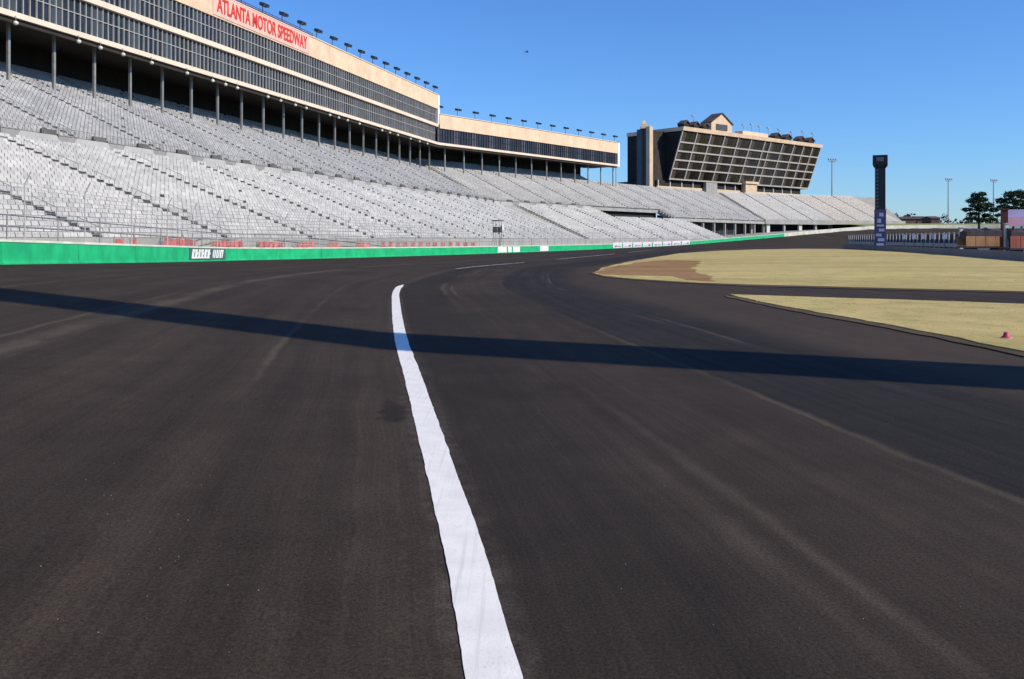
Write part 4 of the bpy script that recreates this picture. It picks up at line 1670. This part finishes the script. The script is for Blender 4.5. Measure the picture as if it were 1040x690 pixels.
# trailers
def trailer(px0, px1, off, side_m, label, h0, h1, h2):
    Za = off
    L = (px1 - px0) / F * Za * 1.01
    a = np.array([(px0 - VX) / F * Za, Za])
    ang_ = R(-6)
    t_ = thing('side_board_trailer', label, 'trailer', (a[0], a[1], 0), ang_)
    q = MB()
    q.box((0, 0, h0 - .18), (L, 2.4, h0 - .003))
    q.build('chassis', M['dark_steel'], t_)
    q = MB()
    n = max(4, int(L / 1.5))
    for k in range(n):
        q.box((L * k / n + .03, 0, h0), (L * (k + 1) / n - .03, .06, h1))
    q.box((0, .061, h0), (L, 2.4, h0 + .1))
    q.box((0, 2.34, h0 + .1), (L, 2.4, h1))
    q.build('side_boards', side_m, t_)
    q = MB()
    prev = None
    rings = []
    for k in range(n * 2 + 1):
        x = .2 + (L - .4) * k / (n * 2)
        hh = h2 + random.uniform(-.22, .12)
        rings.append([(x, .15, h1 - .3), (x, .25, hh - .2), (x, 1.2, hh), (x, 2.15, hh - .2), (x, 2.25, h1 - .3)])
    q.loft(rings)
    q.build('covered_load', M['canvas'], t_)
    for x in (L * .12, L * .22, L * .72, L * .82):
        w_ = MB()
        w_.lathe([(.18, 0), (.42, .02), (.45, .12), (.42, .24), (.18, .26)], 16)
        ow = w_.build('wheel', M['rubber'], t_)
        ow.location = (x, .32, .45)
        ow.rotation_euler = (math.pi / 2, 0, 0)
    return t_


trailer(981, 1019, 92.0, M['orange'], 'long trailer with orange side boards under a dark tarpaulin', .95, 2.0, 2.85)
trailer(1026, 1066, 88.0, M['red_orange'], 'long trailer with faded red side boards, past the orange one', .8, 2.0, 2.75)
for px_, hh, lab in ((976, 3.0, 'stout pale post between the pit fence and the orange trailer'), (1022, 3.2, 'stout pale post between the orange and red trailers')):
    i = pw_index(px_, 5.0)
    q = poly_pt(PW, i, 5.0)
    t_ = thing('gate_post', lab, 'post', ((px_ - VX) / F * q[1], q[1], 0))
    m_ = MB()
    m_.box((-.17, -.17, .15), (.17, .17, hh))
    m_.build('shaft', M['white_wall'], t_)
    m_ = MB()
    m_.box((-.26, -.26, 0), (.26, .26, .15))
    m_.box((-.23, -.23, hh), (.23, .23, hh + .12))
    m_.build('cap_and_foot', M['concrete'], t_)

# pink billboard
Zb = 112.0
t_ = thing('billboard', 'pink and lilac billboard on posts behind the faded red trailer', 'billboard', ((1038 - VX) / F * Zb, Zb, 0), R(-12))
m_ = MB()
m_.box((-2.3, 0, 3.35), (2.3, .14, 4.45))
m_.build('lower_panel', M['pink'], t_)
m_ = MB()
m_.box((-2.3, 0, 4.455), (2.3, .14, 5.45))
m_.build('upper_panel', M['lilac'], t_)
for x in (-2.0, 0, 2.0):
    m_ = MB()
    m_.box((x - .1, .15, 0), (x + .1, .33, 5.4))
    m_.build('post', M['steel'], t_)
t_ = thing('red_post', 'dark red square post beside the pink billboard', 'post', ((1020 - VX) / F * 110, 110, 0), R(-12))
m_ = MB()
m_.box((-.33, -.33, 0), (.33, .33, 5.3))
m_.build('shaft', M['rust'], t_)
m_ = MB()
m_.box((-.42, -.42, 5.3), (.42, .42, 5.5))
m_.build('cap', M['rust'], t_)

# small red marker on the turf
x, y = gp(1022, 346)
t_ = thing('marker_cone', 'tiny pink-red marker cone standing on the near turf', 'marker', (x, y, .055))
m_ = MB()
m_.lathe([(.075, 0), (.075, .012), (.052, .02), (.045, .055), (.035, .085), (.012, .09)], 18)
m_.build('cone', M['marker_red'], t_, smooth=True)
m_ = MB()
m_.lathe([(.085, -.012), (.085, -.001)], 18)
m_.build('base', M['pink'], t_)

# ------------------------------------------------------------------ berm, far buildings, woods, hills
m_ = MB()
rings = []
for i in range(wall_idx(888), len(WALL), 4):
    rings.append([wall_pt(i, -.6, .5), wall_pt(i, -4, 1.15), wall_pt(i, -10, 1.7), wall_pt(i, -18, 1.9), wall_pt(i, -60, 1.0)])
m_.loft(rings, closed=False)
tag(m_.build('grass_berm', M['berm'], smooth=True), 'green grass bank beyond the far white wall', kind='structure')


def low_building(px0, px1, y_top, y_eave, Z_, label, wm, rm):
    x0, x1 = (px0 - VX) / F * Z_, (px1 - VX) / F * Z_
    zt, ze = H + (VY - y_top) * Z_ / F, H + (VY - y_eave) * Z_ / F
    t = thing('low_building', label, 'building', (x0, Z_, 0))
    L = x1 - x0
    q = MB()
    q.box((0, 0, 0), (L, 10, ze))
    q.build('wall', wm, t)
    q = MB()
    q.add([(-.4, -.6, ze), (L + .4, -.6, ze), (L + .4, 10.6, ze), (-.4, 10.6, ze), (-.4, 5, zt), (L + .4, 5, zt)], [(0, 1, 5, 4), (2, 3, 4, 5), (0, 4, 3), (1, 2, 5), (0, 3, 2, 1)])
    q.build('roof', rm, t)
    for k in range(max(2, int(L / 4))):
        q = MB()
        xa = 1 + k * (L - 2) / max(2, int(L / 4))
        q.box((xa, -.06, ze - 1.8), (xa + 1.4, -.003, ze - .7))
        q.build('window', M['glass_condo'], t)
    return t


low_building(916, 930, 220, 222.5, 430, 'low brown-roofed building just right of the pylon, farthest from the pines', M['brick'], M['roof_brown'])
low_building(932, 942, 219.5, 222.5, 445, 'middle of the three low brown-roofed buildings beyond the berm', M['brick'], M['roof_brown'])
low_building(946, 955, 219.5, 222.0, 425, 'low brown-roofed building beyond the berm, closest to the pines', M['brick'], M['roof_brown'])


def clump(q, c, rad, n, size, flat=1.0):
    """many small leaf-sized faces through an ellipsoid"""
    for _ in range(n):
        d = rng.normal(0, 1, 3)
        d /= np.linalg.norm(d)
        r = rng.uniform(.35, 1.0) ** .6
        p = np.array(c) + d * np.array(rad) * r
        a = rng.normal(0, 1, 3)
        a /= np.linalg.norm(a)
        b_ = np.cross(a, rng.normal(0, 1, 3))
        b_ /= np.linalg.norm(b_)
        s = size * rng.uniform(.6, 1.4)
        a2, b2 = a * s, b_ * s * .45
        a2[2] *= flat
        q.add([p - a2, p + b2, p + a2, p - b2], [(0, 1, 2, 3)])


def pine(px_, y_top, y_base, Z_, puffs, label, light):
    X_ = (px_ - VX) / F * Z_
    t = thing('pine_tree', label, 'tree', (X_, Z_, 0))
    zt = H + (VY - y_top) * Z_ / F
    u_ = Z_ / F
    q = MB()
    q.bar((0, 0, 0), (.15, .1, zt * .55), .38, 8, .26)
    q.bar((.15, .1, zt * .55), (0, 0, zt * .95), .26, 7, .08)
    lims = []
    crown = MB()
    for (dx, yy, rx, rz) in puffs:
        c = (dx * u_, random.uniform(-1.6, 1.6), H + (VY - yy) * Z_ / F)
        q.bar((0, 0, c[2] - 1.0), (c[0] * .8, c[1] * .8, c[2] - .1), .11, 5, .04)
        crown.m = 0 if (dx < 0 or random.random() < .4 or not light) else 1  # right-hand puffs take paler needles, sunlight put into their colour
        clump(crown, c, (rx * u_ * .95, rx * u_ * .8, rz * u_ * .9), int(110 + 11 * rx * rz), .30, .6)
        clump(crown, c, (rx * u_ * 1.2, rx * u_, rz * u_ * 1.25), int(30 + 3 * rx * rz), .28, .6)
    q.build('trunk', M['bark'], t)
    crown.build('crown', [M['pine'], M['pine_sunlit']], t, normals=False)
    return t


pine(994, 197, 228, 235, [(-4, 199, 5, 3.2), (1, 197.5, 4, 2.4), (-6, 204, 7, 3.2), (4, 203, 6, 3.0), (-3, 209, 9, 3.0), (8, 208.5, 7, 3.2), (-12, 213, 6, 2.2), (4, 213, 8, 2.6), (12, 213.5, 6, 2.6), (-3, 217, 7, 1.8), (9, 219, 5, 2.0), (-8, 222, 7, 2.0), (3, 223.5, 8, 2.0), (13, 223, 6, 2.0)],
     'open-crowned dark pine tree beyond the berm, next to the orange trailer', False)
pine(1029, 194, 226, 225, [(-6, 198, 7, 3.4), (2, 196.5, 7, 3.0), (10, 199, 7, 3.6), (-10, 204, 6, 3.4), (-2, 204, 8, 3.8), (8, 206, 8, 4), (-6, 210, 7, 2.8), (4, 212, 8, 3.0), (14, 210, 7, 4), (-12, 218.5, 6, 1.6), (20, 203, 8, 4), (24, 211, 7, 4), (-4, 217, 8, 3), (6, 219, 8, 3)],
     'dense greener pine tree rising behind the pink billboard', True)

m_ = MB()
x = 160.0
while x < 420:
    y0 = random.uniform(490, 560)
    hgt = random.uniform(11, 17)
    clump(m_, (x, y0, hgt * .5), (random.uniform(4, 8), 6, hgt * .55), 150, 1.0)
    x += random.uniform(2.2, 4.5)
tag(m_.build('far_woods', M['wood'], normals=False), 'far-off dark wood along the horizon beyond the berm', 'woods', kind='stuff')

m_ = MB()
for (cx, cy, rx, hz) in ((1292, 2900, 46, 84), (1230, 3400, 90, 60), (2600, 3600, 700, 50)):
    n = 40
    vs, fs = [], []
    for j in range(7):
        f = j / 6
        for k in range(n):
            t = 2 * math.pi * k / n
            rr = rx * (1 - f) * (1 + .12 * math.sin(3 * t + cx))
            vs.append((cx + rr * math.cos(t) * 1.0, cy + rr * math.sin(t) * .6, hz * (1 - (1 - f) ** 2) - 2))
    for j in range(6):
        for k in range(n):
            fs.append((j * n + k, j * n + (k + 1) % n, (j + 1) * n + (k + 1) % n, (j + 1) * n + k))
    m_.add(vs, fs)
tag(m_.build('hills', turf_mat('wooded_hill', (.05, .075, .07), (.07, .09, .08), (.06, .07, .06)), smooth=True), 'low wooded hills on the horizon', kind='structure')

# light poles beyond the track
for px_, yt, Z_, lab in ((845, 162, 430, 'tall light pole between the condominium block and the pylon'), (963, 182, 520, 'faint light pole between the pylon and the pines'), (1009, 183, 500, 'tall light pole between the two pine trees')):
    zt = H + (VY - yt) * Z_ / F
    t_ = thing('light_pole', lab, 'light pole', ((px_ - VX) / F * Z_, Z_, 0), R(20))
    m_ = MB()
    m_.bar((0, 0, 0), (0, 0, zt), .42, 8, .22)
    m_.build('pole', M['pole'], t_)
    m_ = MB()
    m_.box((-2.4, -.15, zt - .2), (2.4, .15, zt + .1))
    m_.box((-2.0, -.15, zt - 1.3), (2.0, .15, zt - 1.05))
    m_.build('crossarm', M['pole'], t_)
    for k in range(4):
        m_ = MB()
        x = -2.1 + k * 1.4
        m_.hexa([(x - .45, -.75, zt - .75), (x + .45, -.75, zt - .75), (x + .45, -.2, zt - .45), (x - .45, -.2, zt - .45)], [(x - .45, -.8, zt + .1), (x + .45, -.8, zt + .1), (x + .45, -.2, zt + .35), (x - .45, -.2, zt + .35)])
        m_.build('lamp_head', M['pole'], t_)

# bird
Zb = 120.0
t_ = thing('bird', 'tiny dark bird flying in the open blue sky', 'bird', ((535 - VX) / F * Zb, Zb, H + (VY - 53) * Zb / F), R(30))
m_ = MB()
m_.loft([[(x, r * math.cos(a), r * math.sin(a) * .9) for a in np.linspace(0, 2 * math.pi, 8, endpoint=False)] for x, r in ((-.34, .015), (-.22, .05), (-.05, .085), (.10, .08), (.19, .045), (.24, .05), (.29, .035), (.345, .006))])
for s in (-1, 1):
    m_.hexa([(-.08, s * .05, .02), (.10, s * .05, .02), (.05, s * .32, .13), (-.10, s * .32, .13)], [(-.08, s * .05, .04), (.10, s * .05, .04), (.05, s * .32, .145), (-.10, s * .32, .145)])
    m_.hexa([(-.10, s * .32, .13), (.05, s * .32, .13), (-.12, s * .60, .08), (-.16, s * .60, .08)], [(-.10, s * .32, .145), (.05, s * .32, .145), (-.12, s * .60, .09), (-.16, s * .60, .09)])
m_.build('body', M['bird'], t_)

# ------------------------------------------------------------------ light, sky, camera
w = bpy.data.worlds.new('World')
sc.world = w
w.use_nodes = True
nt = w.node_tree
bg = nt.nodes['Background']
sky = nt.nodes.new('ShaderNodeTexSky')
sky.sky_type = 'NISHITA'
sky.sun_disc = False
sky.sun_elevation = R(SUN_EL)
sky.sun_rotation = math.atan2(SUN_AZ[0], SUN_AZ[1])
sky.altitude = 300
sky.air_density = 1.0
sky.dust_density = 0.0
sky.ozone_density = 8.0
sky.air_density = 1.2
tint = nt.nodes.new('ShaderNodeMix')
tint.data_type = 'RGBA'
tint.blend_type = 'MULTIPLY'
tint.inputs[0].default_value = 1.0
tint.inputs[7].default_value = (.86, 1.16, 1.54, 1)
nt.links.new(sky.outputs[0], tint.inputs[6])
nt.links.new(tint.outputs[2], bg.inputs[0])
bg.inputs[1].default_value = .099

sl = bpy.data.lights.new('sun', 'SUN')
sl.energy = 4.8
sl.angle = R(.53)
sl.color = (1.0, .89, .70)
so = bpy.data.objects.new('sun', sl)
COL.objects.link(so)
sd = Vector((SUN_AZ[0] * math.cos(R(SUN_EL)), SUN_AZ[1] * math.cos(R(SUN_EL)), math.sin(R(SUN_EL))))
so.rotation_euler = sd.to_track_quat('Z', 'Y').to_euler()
so.location = (40, -30, 60)

cam = bpy.data.cameras.new('camera')
cam.sensor_width = 36
cam.lens = 36 * F / 1040
cam.shift_y = -(345 - VY) / 1040
cam.clip_start = .05
cam.clip_end = 12000
co = bpy.data.objects.new('camera', cam)
COL.objects.link(co)
co.location = (0, 0, H)
co.rotation_euler = (math.pi / 2, 0, 0)
sc.camera = co

sc.view_settings.view_transform = 'Standard'
sc.view_settings.look = 'None'
sc.view_settings.exposure = 0.08
sc.view_settings.gamma = 1.0
sc.cycles.max_bounces = 5
